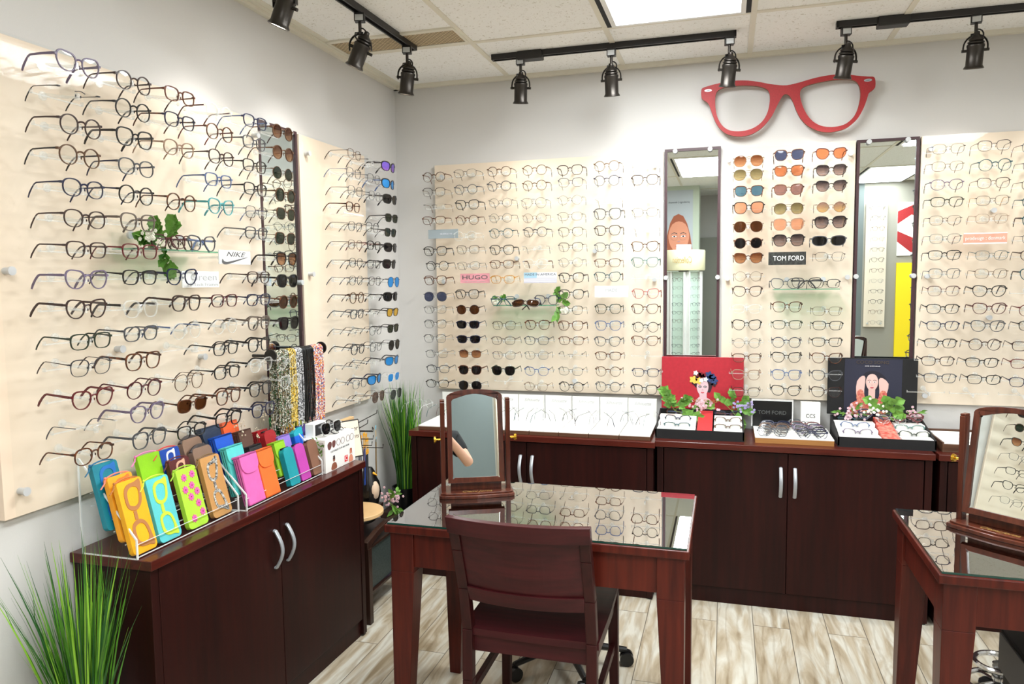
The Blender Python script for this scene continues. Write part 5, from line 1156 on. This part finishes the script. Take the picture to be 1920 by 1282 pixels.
for k in range(40):
    c = (rr.gauss(.215, .014), rr.gauss(.095, .02)); a = rr.uniform(0, PI); d = (math.cos(a)*.009, math.sin(a)*.009); n_ = (-d[1]*.35, d[0]*.35)
    m.prism([(c[0]-d[0], c[1]-d[1]), (c[0]+n_[0], c[1]+n_[1]), (c[0]+d[0], c[1]+d[1]), (c[0]-n_[0], c[1]-n_[1])], .0003, .0005, M=Ms)
m.build('print_leaves', LEAF, t)
zt_ = .7605+.135
MB().box(.162, .20, -.095, .0, .135, .192).build('upper_box', PAPER, t, bevel=.001)
MB().box(.2002, .2006, -.083, -.010, .142, .186).build('print_dark_panel', flat('print_charcoal', (40, 40, 42)), t)
glasses('sq.clr.drk.gry', Matrix.Translation((.252, -1.215, zt_+.034)) @ Matrix.Rotation(PI/2-.15, 4, 'Z') @ Matrix.Rotation(math.radians(-6), 4, 'X'), 'grey framed dark sunglasses standing on the white cardboard display box', 'glasses on the cardboard box', True)
glasses('ro.gry', Matrix.Translation((.225, -1.135, zt_+.012)) @ Matrix.Rotation(PI/2+.2, 4, 'Z') @ Matrix.Rotation(math.radians(-58), 4, 'X'), 'grey round glasses lying on the white cardboard display box', 'glasses on the cardboard box', True)
glasses('rt.blk', Matrix.Translation((.17, -1.11, zt_+.020)) @ Matrix.Rotation(PI/2+.1, 4, 'Z') @ Matrix.Rotation(math.radians(-50), 4, 'X'), 'black glasses lying at the back of the white cardboard display box', 'glasses on the cardboard box', True)
# reader tablet sign
p, q = at(640, 805, 1, -1.045), at(676, 850, 1, -1.045)
t = thing('tablet_sign', 'black rimmed tilted sign with cursive lettering behind the cardboard box', 'sign', (.245, -1.035, .80), rot=(math.radians(-12), 0, math.radians(62)))
MB().box(-.05, .05, 0, .006, -.04, .125).build('rim', BLACK, t, bevel=.003); MB().box(-.044, .044, -.001, 0, -.034, .119).build('panel', flat('cream_panel', (232, 216, 196)), t)
text('lettering', 'Proper', .028, INKB, t, Matrix.Translation((0, -.0015, .085)) @ RX, width=.075, shear=.3); text('lettering', 'Peepers', .026, INKB, t, Matrix.Translation((0, -.0015, .052)) @ RX, width=.075, shear=.3)
# dried flowers behind the cases
t = thing('dried_flowers', 'spray of tiny cream dried flowers between the cases and the left wall', 'artificial plant', (.075, -1.50, .7605))
m = MB(); s_ = MB(); rr = random.Random(9)
for k in range(46):
    a, b_ = rr.uniform(-.14, .14), rr.uniform(.10, .25); top = (rr.uniform(.0, .06), a*1.15, b_); s_.tube([(0, a*.35, 0), (top[0]*.5, a*.8, b_*.6), top], .0006, 3)
    for j in range(5): m.ball((top[0]+rr.gauss(0, .006), top[1]+rr.gauss(0, .008), top[2]+rr.gauss(0, .008)), .003, 3)
m.build('blossoms', flat('dried_cream', (216, 204, 178)), t); s_.build('stem', flat('dried_stem', (140, 140, 96)), t)

# ------------------------------------------------------------------ neck chain stand
pa, pb = at(508, 664, 0, .13), at(601, 655, 0, .13)
zc = (pa.z+pb.z)/2+.0
t = thing('chain_bar', 'black bar with round end caps on the left wall board holding beaded eyewear chains', 'chain bar', (.13, (pa.y+pb.y)/2, .7605)); L_ = (pb.y-pa.y)/2; zz = zc-.7605
MB().cyl((0, -L_, zz), (0, L_, zz), .012, n=16).build('bar', BLACK, t, smooth=True)
MB().cyl((0, -L_-.006, zz), (0, -L_, zz), .026, n=24).build('end_cap', BLACK, t, smooth=True); MB().cyl((0, L_, zz), (0, L_+.006, zz), .026, n=24).build('end_cap', BLACK, t, smooth=True)
MB().cyl((0, -L_+.004, zz), (-.083, -L_+.004, zz), .006, n=12).build('bracket', BLACK, t, smooth=True); MB().cyl((0, L_-.004, zz), (-.083, L_-.004, zz), .006, n=12).build('bracket', BLACK, t, smooth=True)
def beads(n, cols, sc=300):
    if n in MATS: return MATS[n]
    m, tr, out = nt(n); p = tr.nodes.new('ShaderNodeBsdfPrincipled'); tr.links.new(p.outputs[0], out.inputs[0]); p.inputs['Roughness'].default_value = .3
    tc = tr.nodes.new('ShaderNodeTexCoord'); v = tr.nodes.new('ShaderNodeTexVoronoi'); v.inputs['Scale'].default_value = sc; tr.links.new(tc.outputs['Object'], v.inputs[0])
    r = tr.nodes.new('ShaderNodeValToRGB'); r.color_ramp.interpolation = 'CONSTANT'; sp = tr.nodes.new('ShaderNodeSeparateColor'); tr.links.new(v.outputs['Color'], sp.inputs[0]); tr.links.new(sp.outputs[0], r.inputs[0])
    while len(r.color_ramp.elements) < len(cols): r.color_ramp.elements.new(.5)
    for i, c in enumerate(cols): r.color_ramp.elements[i].position = i/len(cols); r.color_ramp.elements[i].color = hexlin(*c)
    tr.links.new(r.outputs[0], p.inputs['Base Color']); return m
BM = [('mixed dark and silver beaded', beads('beads_dark', [(30, 28, 26), (190, 186, 170), (70, 60, 44), (226, 224, 214), (40, 90, 50), (120, 100, 60)]), .0034),
      ('black and gold beaded', beads('beads_gold', [(40, 34, 26), (226, 184, 60), (190, 160, 70), (240, 226, 160)]), .0032),
      ('silver grey beaded', beads('beads_silver', [(60, 60, 62), (226, 226, 228), (130, 132, 136)]), .0032),
      ('plain black cord', BLACK, .0026), ('multicoloured beaded', beads('beads_multi', [(240, 240, 236), (220, 70, 60), (60, 80, 170), (240, 170, 40), (240, 236, 230), (80, 60, 90), (230, 150, 120)]), .0034)]
seq = [0]*9+[1]*5+[2]*5+[3]*9+[4]*8
rr = random.Random(11); n_ = len(seq); cnt = {}
for i, k in enumerate(seq):
    y = -L_+.010+(2*L_-.020)*(i+.5)/n_; word, mt, rad = BM[k]; ln = rr.uniform(.27, .31) if k != 4 else .30
    lab = {0: 'mixed dark and silver beaded neck chain in the left part of the chain bar', 1: 'black and gold beaded neck chain left of the middle of the chain bar', 2: 'silver grey beaded neck chain in the middle of the chain bar',
           3: 'plain black neck cord right of the middle of the chain bar', 4: 'multicoloured beaded neck chain at the right end of the chain bar'}[k]
    P = [(.016, y+rr.uniform(-.003, .003), zz-ln)]; P += [(.0165+rr.uniform(0, .004), y+rr.uniform(-.002, .002), zz-ln*(1-j/4)) for j in range(1, 4)]
    P += [(.0165*math.cos(PI*j/8), y, zz+.0165*math.sin(PI*j/8)) for j in range(0, 9)]+[(-.017, y, zz-ln*.5), (-.016, y, zz-ln)]
    o = MB().tube(P, rad, 6, M=Matrix.Translation((.13, t.location.y, .7605))).build('neck_chain', mt, smooth=True); tag(o, lab, 'neck chain', ['dark beaded chains', 'gold beaded chains', 'silver beaded chains', 'black neck cords', 'multicoloured chains'][k])

# ------------------------------------------------------------------ corner cart, cord rack, penguin bag, plants
DKW = darkwood('dark_cart_wood', (58, 36, 28), (34, 20, 16), .4, .2)
t = thing('corner_cart', 'low dark wooden cart frame with mesh sides in the room corner', 'cart', (.16, -.80, 0))
for (x, y) in ((-.10, -.19), (.115, -.19), (-.10, .22), (.115, .22)): MB().box(x-.016, x+.016, y-.016, y+.016, 0, .345).build('leg', DKW, t, bevel=.002)
P = [(-.19, .345), (-.10, .372), (0, .385), (.12, .372), (.235, .345), (.235, .372), (.12, .40), (0, .412), (-.10, .40), (-.206, .375), (-.206, .345)]
for x in (-.115, .102): MB().prism([(a, b) for a, b in P], 0, .026, M=Matrix(((0, 0, 1, x), (1, 0, 0, 0), (0, 1, 0, 0), (0, 0, 0, 1)))).build('top_rail', DKW, t, bevel=.003)
MB().box(-.10, .115, -.19, .22, .12, .13).box(-.10, .115, -.19, .22, .33, .34).build('shelf', DKW, t)
MESHM = pbr('wire_mesh', (72, 84, 82), .5, metal=.4, noise=.5, nscale=220)
MB().box(.1, .103, -.17, .10, .135, .33).build('mesh_side', MESHM, t)
t = thing('storage_folder', 'blue and white ribbed packets standing in the corner cart', 'packet', (.17, -.66, .131)); MB().box(-.05, .05, -.05, .05, 0, .16).build('packet_body', beads('packet_print', [(40, 70, 190), (210, 220, 240), (60, 90, 210)], 60), t, bevel=.004)
t = thing('turntable', 'round pale wood turntable on a black and grey base in the corner', 'turntable', (.13, -.83, .412))
MB().cyl((0, 0, 0), (0, 0, .018), .10, n=36).build('base', BLACK, t, smooth=True); MB().cyl((0, 0, .018), (0, 0, .026), .115, n=36).build('ring', flat('ring_grey', (176, 180, 176)), t, smooth=True)
PALE = pbr('pale_wood', (222, 184, 132), .45, noise=.08, nscale=14); MB().cyl((0, 0, .026), (0, 0, .044), .135, n=44).build('disc', PALE, t, smooth=True, bevel=.003)
p = at(706, 858, 0, .17)
t = thing('cord_rack', 'pale wooden post with black wire hooks carrying eyewear cords', 'rack', (.12, -.86, .456))
MB().box(-.012, .012, -.05, .05, 0, .44).build('post', PALE, t, bevel=.002); zh_ = .37
hooks = []
for k, (dy, dz) in enumerate(((.045, 0), (.02, -.03), (-.01, .015), (-.04, -.045), (.045, -.075))):
    MB().tube([(.012, dy, zh_+dz), (.10+.012*k, dy+.02, zh_+dz), (.102+.012*k, dy+.02, zh_+dz+.018)], .0022, 6).build('hook', BLACK, t); hooks.append((.12, -.86, .456, .10+.012*k, dy+.02, zh_+dz))
MB().tube([(.012, .045, zh_+.03), (.012, .28, zh_+.045), (.012, .285, zh_+.06)], .0022, 6).tube([(.012, .03, zh_+.0), (.012, .18, zh_+.012), (.012, .185, zh_+.03)], .0022, 6).tube([(.012, .03, zh_-.03), (.012, .10, zh_-.022), (.012, .105, zh_-.008)], .0022, 6).build('side_hook', BLACK, t)
YEL = flat('card_yellow', (246, 178, 48)); TAN = flat('card_kraft', (214, 176, 120)); SKY = flat('card_sky', (120, 204, 236))
cords = [(.17, -.83, .80, YEL, (28, 40, 78), 'navy eyewear cord on a yellow card, nearest the wooden post'), (.19, -.80, .785, YEL, (24, 24, 28), 'black eyewear cord on a yellow card at the front of the rack'), (.155, -.76, .80, YEL, (20, 60, 140), 'blue woven eyewear cord on a yellow card'),
         (.14, -.71, .785, YEL, (60, 70, 90), 'slate eyewear cord on a yellow and kraft card'), (.135, -.60, .80, SKY, (120, 96, 60), 'rope pattern eyewear cord on a sky blue card at the rack end'), (.21, -.87, .765, YEL, (34, 30, 30), 'black looped eyewear cord hanging lowest on the rack')]
for k, (x, y, z, cm, cc, lab) in enumerate(cords):
    t = thing('glasses_lanyard', lab, 'eyewear cord', (x, y, z), PI/2+.1*k)
    MB().box(-.017, .017, 0, .001, -.058, 0).build('card', TAN, t); MB().box(-.017, .017, -.0006, 0, -.066, -.045).box(-.017, .017, -.0006, .0016, -.006, .010).build('card_band', cm, t)
    cmn = flat('cord_%d' % k, cc); z1 = -.22 if k != 5 else -.12
    MB().tube([(-.008, .001, -.055), (-.012, .003, z1*.7), (-.006, .003, z1-.02), (.004, .003, z1-.02), (.011, .003, z1*.7), (.007, .001, -.055)], .0032 if k in (2, 4) else .0024, 6).build('cord', cmn, t)
# penguin shaped bag (plain toy penguin)
p = at(714, 940, 0, .16)
t = thing('penguin_figure', 'glossy black penguin figurine with a pale belly behind the turntable', 'figurine', (.10, -.62, .42))
MB().lathe([(.001, 0), (.045, .004), (.058, .06), (.052, .11), (.034, .145), (.030, .165), (.018, .185), (.001, .19)], 24).build('body', BLACK, t, smooth=True)
MB().ball((.030, -.012, .075), .04, 10, sc=(.75, .8, 1.35)).build('belly', flat('penguin_cream', (214, 190, 164)), t, smooth=True)
MB().ball((.02, -.05, .08), .018, 8, sc=(.6, .5, 2.4)).build('wing', BLACK, t, smooth=True); MB().ball((.01, .052, .08), .018, 8, sc=(.6, .5, 2.4)).build('wing', BLACK, t, smooth=True)
MB().cyl((.028, -.006, .16), (.052, -.012, .152), .007, .001, n=10).build('beak', YEL, t)
MB().box(-.05, .05, -.05, .05, -.02, 0).build('stand', DKW, t)
sprig('small pink and cream blossoms with green leaves in front of the turntable', (.235, -.68, .46), [(.4, -.3, .6), (.3, .3, .4), (.5, 0, -.4), (.4, .2, -.9)], .08, .02, PETALP, (.01, -.01, .03), 50, .024, seed=21)
def grass(label, base, n, h, spread, seed, pot_r=.07, pot_h=.12, lean=(0, 0)):
    t = thing('potted_grass', label, 'artificial plant', base); rr = random.Random(seed)
    MB().lathe([(.001, 0), (pot_r*.75, 0), (pot_r, pot_h), (pot_r*.9, pot_h), (pot_r*.85, pot_h-.012), (.001, pot_h-.012)], 24).build('pot', BLACK, t, smooth=True)
    ms = [MB(), MB(), MB()]
    for k in range(n):
        a = rr.uniform(0, 2*PI); r0 = rr.uniform(0, pot_r*.6); L = h*rr.uniform(.55, 1.0); out = spread*rr.uniform(.1, 1)**1.2; w = rr.uniform(.0022, .0045)
        b = Vector((r0*math.cos(a), r0*math.sin(a), pot_h-.015)); d = Vector((math.cos(a)*out+lean[0]*rr.random(), math.sin(a)*out+lean[1]*rr.random(), 0)); s_ = Vector((-math.sin(a), math.cos(a), 0))
        if rr.random() < .5: s_ = Vector((math.cos(a+.8), math.sin(a+.8), 0))
        vs = []; N_ = 7; droop = rr.uniform(0, .25)*out
        for i in range(N_+1):
            f = i/N_; c = b+Vector((0, 0, L*f*(1-droop*f)))+d*(f**1.8)*L
            if c.x+base[0] < .012: c.x = .012-base[0]
            if c.y+base[1] > -.012: c.y = -.012-base[1]
            if base[1] < -1: c.y = min(c.y, -2.262-base[1]-max(0, .01*math.sin(k)))
            else: c.x = min(c.x, .222-base[0]+.006*math.sin(k))
            ww = w*(1-f**3*.95); vs += [c-s_*ww, c+Vector((0, 0, .0008)), c+s_*ww]
        fs = []
        for i in range(N_): q = i*3; fs += [(q, q+1, q+4, q+3), (q+1, q+2, q+5, q+4)]
        ms[rr.choice((0, 0, 1, 2, 2))].add(vs, fs)
    for m, mt in zip(ms, (GRASSA, GRASSB, GRASSC)): m.build('grass_blades', mt, t, kind='stuff')
grass('tall artificial green grass plant in front of the left cabinet end', (.165, -2.37, 0), 260, .74, .27, 4, pot_h=.14)
grass('green artificial grass plant standing in the room corner', (.135, -.28, .30), 300, .60, .28, 6, lean=(.05, -.05))
t = thing('plant_stand', 'dark plinth under the grass plant in the room corner', 'plinth', (.135, -.28, 0)); MB().box(-.10, .09, -.10, .10, 0, .30).build('plinth_body', DKW, t, bevel=.002)

# ------------------------------------------------------------------ the rest of the room (seen in the mirrors)
struct('wall_partition', MB().box(2.05, 3.29, -5.6, -5.5, 0, H), DARKWALL); struct('wall_rear', MB().box(3.29, 4.55, -5.6, -5.5, 0, H), pbr('wall_paint_dimmed', (150, 146, 136), .8))  # rear wall colour darkened to stand in for the dimmer light there
struct('wall_pillar', MB().box(.75, 1.47, -5.5, -5.1, 0, H), PILLAR)
t = thing('wall_poster', 'portrait poster of a woman in round glasses, seen reflected in the tall mirror', 'poster', (1.24, -5.097, 2.13), PI)
MB().box(-.16, .16, 0, .004, -.42, .42).build('sheet', flat('poster_grey', (186, 192, 200)), t)
AUB = flat('print_hair_auburn', (168, 90, 60)); SK3 = flat('print_skin_light', (226, 150, 120))
l_ = [('print_hair', AUB, [smoothloop([(-.14, -.42), (-.13, -.10), (-.05, .12), (.06, .12), (.13, -.08), (.145, -.42)], 2)])]
l_ += [(a_, (SK3 if a_ == 'print_face' else b_), c_) for a_, b_, c_ in face(0, -.13, .19, SK3, HAIRD, False)]
layers(t, l_)
m = MB()
for s_ in (-1, 1): m.tube([(s_*.052+.042*math.cos(2*PI*i/20), -.004, -.118+.04*math.sin(2*PI*i/20)) for i in range(20)], .0015, 5, closed=True)
m.build('print_glasses', flat('frame_rose', (206, 170, 160)), t)
text('lettering', 'prodesign | denmark', .03, INK, t, Matrix.Translation((0, -.003, .28)) @ RX, width=.24)
t = thing('spinner_display', 'rotating white eyewear tower with a cream top, seen reflected in the tall mirror', 'display tower', (1.33, -4.55, 0)); t.scale = (1.12, 1.12, 1.236)
MB().lathe([(.001, 1.30), (.20, 1.30), (.205, 1.31), (.205, 1.47), (.20, 1.48), (.001, 1.48)], 32).build('top_drum', flat('drum_cream', (232, 226, 190)), t, smooth=True)
text('lettering', 'Collection', .08, GOLDINK, t, Matrix.Translation((0, .207, 1.39)) @ Matrix.Rotation(PI, 4, 'Z') @ RX, width=.18, shear=.3)
m = MB().cyl((0, 0, 0), (0, 0, .1), .22, n=28).cyl((0, 0, .1), (0, 0, 1.3), .05, n=14); m.build('core', WHITE, t)
for k in range(6):
    a = 2*PI*k/6+.3; MB().box(-.055, .055, .13, .145, .12, 1.29, M=Matrix.Rotation(a, 4, 'Z')).build('panel', flat('panel_mint', (206, 226, 214)), t)
    MB().box(-.072, -.060, .12, .17, .12, 1.29, M=Matrix.Rotation(a, 4, 'Z')).box(.060, .072, .12, .17, .12, 1.29, M=Matrix.Rotation(a, 4, 'Z')).build('upright', WHITE, t)
for k in (0, 1, 5):
    a = 2*PI*k/6+.3
    for j in range(15):
        M = Matrix.Translation((1.33, -4.55, 0)) @ Matrix.Rotation(a, 4, 'Z') @ Matrix.Translation((0, .21, .25+j*.09)) @ Matrix.Rotation(PI, 4, 'Z') @ Matrix.Diagonal((.8, .3, .85, 1))
        r = glasses(['rt.blk', 'tr.gry', 'ro.tor', 'rt.nav', 'tr.sil'][(j*3+k) % 5], M, 'small glasses on the rotating tower reflected in the tall mirror', 'glasses on the rotating tower'); r.name = 'tower_glasses'; r['category'] = 'tower glasses'
        r.name = 'tower_glasses'
MB().box(-.07, .07, -.05, .05, 1.48, 1.53).build('tissue_box', PAPER, t)
struct('door_1', MB().box(1.45, 2.03, -6.19, -6.15, 0, 2.05), pbr('door_grey', (150, 150, 140), .6))
# rear wall pieces reflected in the second tall mirror
def rear_board(label, x0, x1, z0, z1, y, cols, rows, kinds, grp):
    t = thing('display_board', label, 'display board', ((x0+x1)/2, y, (z0+z1)/2), PI); a = (x1-x0)/2; b = (z1-z0)/2
    MB().box(-a, a, -.03, 0, -b, b).build('wood_panel', MAPLE, t); MB().box(-a, a, -.045, -.04, -b, b).build('acrylic_sheet', ACR, t)
    for (u, w_) in ((-a+.04, b-.04), (a-.04, b-.04), (-a+.04, -b+.04), (a-.04, -b+.04)): MB().cyl((u, -.03, w_), (u, -.05, w_), .01, n=12).build('standoff', STEEL, t)
    for i in range(cols):
        for j in range(rows):
            x = x0+(x1-x0)*(i+.5)/cols; z = z1-(z1-z0)*(j+.5)/rows
            r = glasses(kinds[(i*5+j*3) % len(kinds)], Matrix.Translation((x, y+.16, z)) @ Matrix.Rotation(PI, 4, 'Z'), 'glasses on the display board behind the camera, seen only in a mirror', grp); r.name = 'reflected_glasses'; r['category'] = 'reflected glasses'
rear_board('maple display board on the dark partition, seen reflected in the right tall mirror', 3.31, 3.53, .94, 2.35, -5.499, 1, 12, ['rt.blk', 'tr.gry', 'ro.tor', 'ct.blk'], 'glasses seen in the mirrors')
t = thing('yellow_display', 'bright yellow narrow display strip reflected at the edge of the right tall mirror', 'display board', (3.80, -5.499, 1.25), PI); MB().box(-.10, .16, -.03, 0, -.75, .42).build('panel', flat('strip_yellow', (244, 216, 20)), t)
t = thing('red_poster', 'red and white poster reflected at the top of the right tall mirror', 'poster', (3.80, -5.499, 2.05), PI); MB().box(-.14, .16, -.012, 0, -.30, .30).build('sheet', PAPER, t)
MB().prism([(-.14, .10), (.02, .16), (.16, .06), (.16, .20), (.0, .27), (-.14, .22)], 0, .001, M=Matrix.Translation((0, -.0125, 0)) @ RX).prism([(-.14, -.22), (.0, -.10), (.16, -.02), (.16, -.14), (.02, -.26), (-.08, -.28)], 0, .001, M=Matrix.Translation((0, -.0125, 0)) @ RX).build('red_band', REDP, t)
# the photographer behind the camera, caught in the desk mirrors
def person():
    t = thing('person', 'person in a black short-sleeved top standing behind the camera, arm seen in the desk mirrors', 'person', (2.02, -4.18, 0))
    SKIN = pbr('skin', (222, 170, 146), .5); SHIRT = pbr('black_top', (18, 18, 22), .8); TR = pbr('dark_trousers', (26, 28, 36), .8); HR = pbr('dark_hair', (44, 32, 26), .6)
    def skin(name, mat, verts, edges, radii, root, sub=2, parent=t):
        me = bpy.data.meshes.new(name); me.from_pydata(verts, edges, []); me.materials.append(mat); o = bpy.data.objects.new(name, me); COL.objects.link(o); o.parent = parent
        me.skin_vertices or None
        sk = o.modifiers.new('skin', 'SKIN'); lay = me.skin_vertices[0].data if me.skin_vertices else None
        if lay:
            for i_, r_ in enumerate(radii): lay[i_].radius = (r_, r_) if not isinstance(r_, tuple) else r_
            for i_ in range(len(radii)): lay[i_].use_root = (i_ == root)
        sk.use_smooth_shade = True; sb = o.modifiers.new('sub', 'SUBSURF'); sb.levels = sub; sb.render_levels = sub
        return o
    V = [(0, 0, .94), (0, .0, 1.10), (0, .01, 1.26), (0, .0, 1.38), (0, 0, 1.47), (0, .015, 1.55), (0, .02, 1.63), (0, .02, 1.71),
         (-.17, .0, 1.38), (-.27, .10, 1.17), (-.24, .27, 1.34), (.17, 0, 1.38), (.25, .12, 1.17), (-.02, .28, 1.36),
         (-.09, 0, .88), (-.10, .01, .48), (-.10, -.02, .08), (-.10, .10, .03), (.09, 0, .88), (.10, .01, .48), (.10, -.02, .08), (.10, .10, .03)]
    E_ = [(0, 1), (1, 2), (2, 3), (3, 4), (4, 5), (5, 6), (6, 7), (3, 8), (8, 9), (9, 10), (3, 11), (11, 12), (12, 13), (0, 14), (14, 15), (15, 16), (16, 17), (0, 18), (18, 19), (19, 20), (20, 21)]
    Rr = [(.15, .11), (.13, .10), (.15, .11), (.13, .09), .055, .075, .095, .07, .06, .042, .028, .06, .042, .028, .085, .055, .04, .035, .085, .055, .04, .035]
    skin('body', SKIN, V, E_, Rr, 0)
    T_ = [V[0], V[1], V[2], V[3], (0, 0, 1.425), V[8], (-.235, .06, 1.24), V[11], (.225, .07, 1.24)]
    skin('black_shirt', SHIRT, T_, [(0, 1), (1, 2), (2, 3), (3, 4), (3, 5), (5, 6), (3, 7), (7, 8)], [(.165, .125), (.145, .115), (.165, .125), (.145, .105), .075, .078, .062, .078, .062], 0)
    skin('trousers', TR, [V[0]]+V[14:17]+V[18:21], [(0, 1), (1, 2), (2, 3), (0, 4), (4, 5), (5, 6)], [(.162, .12), .10, .07, .06, .10, .07, .06], 0)
    MB().ball((0, -.005, 1.685), .108, 12, sc=(.92, 1, 1.02)).build('hair', HR, t, smooth=True)
    # hands: palm and five bent fingers each
    for nm, w_, dx in (('hand', V[10], 1), ('hand', V[13], -1)):
        w_ = Vector(w_); vs = [w_, w_+Vector((.01*dx, .035, .035)), w_+Vector((.02*dx, .055, .075))]; ed = [(0, 1), (1, 2)]; rd = [.026, .030, .030]
        for f_ in range(4):
            b0 = w_+Vector((.02*dx, .045+.0*f_, .085-.022*f_)); a0 = len(vs)
            vs += [b0+Vector((.022*dx, .012, 0)), b0+Vector((.045*dx, .014, -.002)), b0+Vector((.060*dx, .0, -.004))]; ed += [(2, a0), (a0, a0+1), (a0+1, a0+2)]; rd += [.0095, .0085, .0075]
        a0 = len(vs); vs += [w_+Vector((.03*dx, .0, .05)), w_+Vector((.05*dx, -.01, .065))]; ed += [(1, a0), (a0, a0+1)]; rd += [.011, .009]
        skin(nm, SKIN, [tuple(v) for v in vs], ed, rd, 0)
    f = MB(); f.ball((0, .118, 1.655), .014, 8, sc=(.8, 1, 1.4)); f.build('nose', SKIN, t, smooth=True)
    for sg in (-1, 1):
        MB().ball((sg*.034, .104, 1.675), .012, 8).build('eye', PAPER, t, smooth=True); MB().ball((sg*.098, .015, 1.66), .022, 8, sc=(.4, .8, 1.4)).build('ear', SKIN, t, smooth=True)
    MB().ball((0, .108, 1.615), .018, 8, sc=(1.3, .5, .4)).build('mouth', LIPS, t, smooth=True)
person()
# left wall continues behind the camera: sunglasses board and counter
t = bC = board('maple sunglasses board on the left wall behind the camera, seen in the right desk mirror', 'L', -3.62, -2.62, zb, zt, standoffs=[(-.46, .55), (.46, .55)])
SK_ = ['av.gld.brg', 'sq.tor.drk', 'bg.blk.grg', 'ct.blk.brg', 'av.gry.drk', 'sq.tor.brw', 'ro.tor.gre', 'sp.blk.drk']
for i in range(5):
    for j in range(12):
        y = -2.74-.19*i; z = 2.03-j*.088
        if i in (3, 4) and j > 9: continue
        M = Matrix.Translation((.165, y, z)) @ Matrix.Rotation(PI/2, 4, 'Z'); sp = SK_[(i*3+j*5) % 8] if j < 8 else ['rt.blk', 'ct.blk', 'tr.gry'][(i+j) % 3]
        r = glasses(sp, M, 'eyewear on the left wall behind the camera, seen only in the right desk mirror', 'glasses seen in the mirrors'); r.name = 'reflected_glasses'; r['category'] = 'reflected glasses'
t = thing('storage_cabinet', 'dark cabinet on the left wall behind the camera, seen in the right desk mirror', 'cabinet', (.19, -3.75, 0)); MB().box(-.18, .18, -.55, .55, 0, .73).build('body', CAB, t, bevel=.002); MB().box(-.185, .19, -.56, .56, .73, .76).build('top', CABTL, t, bevel=.002); MB().box(-.15, .16, -.5, .5, .76, .79).build('tray', OAK, t)

# ------------------------------------------------------------------ world and output look
w = bpy.data.worlds.new('world'); S.world = w; w.use_nodes = True
w.node_tree.nodes['Background'].inputs[0].default_value = (.9, .95, 1, 1); w.node_tree.nodes['Background'].inputs[1].default_value = .3
S.view_settings.view_transform = 'Standard'; S.view_settings.look = 'None'; S.view_settings.exposure = 0; S.view_settings.gamma = 1
S.view_settings.use_curve_mapping = False
S.cycles.transparent_max_bounces = 40; S.cycles.max_bounces = 8; S.cycles.diffuse_bounces = 4; S.cycles.glossy_bounces = 4
S.cycles.use_adaptive_sampling = True; S.cycles.adaptive_threshold = .02; S.cycles.use_denoising = True; S.cycles.sample_clamp_indirect = 6
S.cycles.caustics_reflective = False; S.cycles.caustics_refractive = False
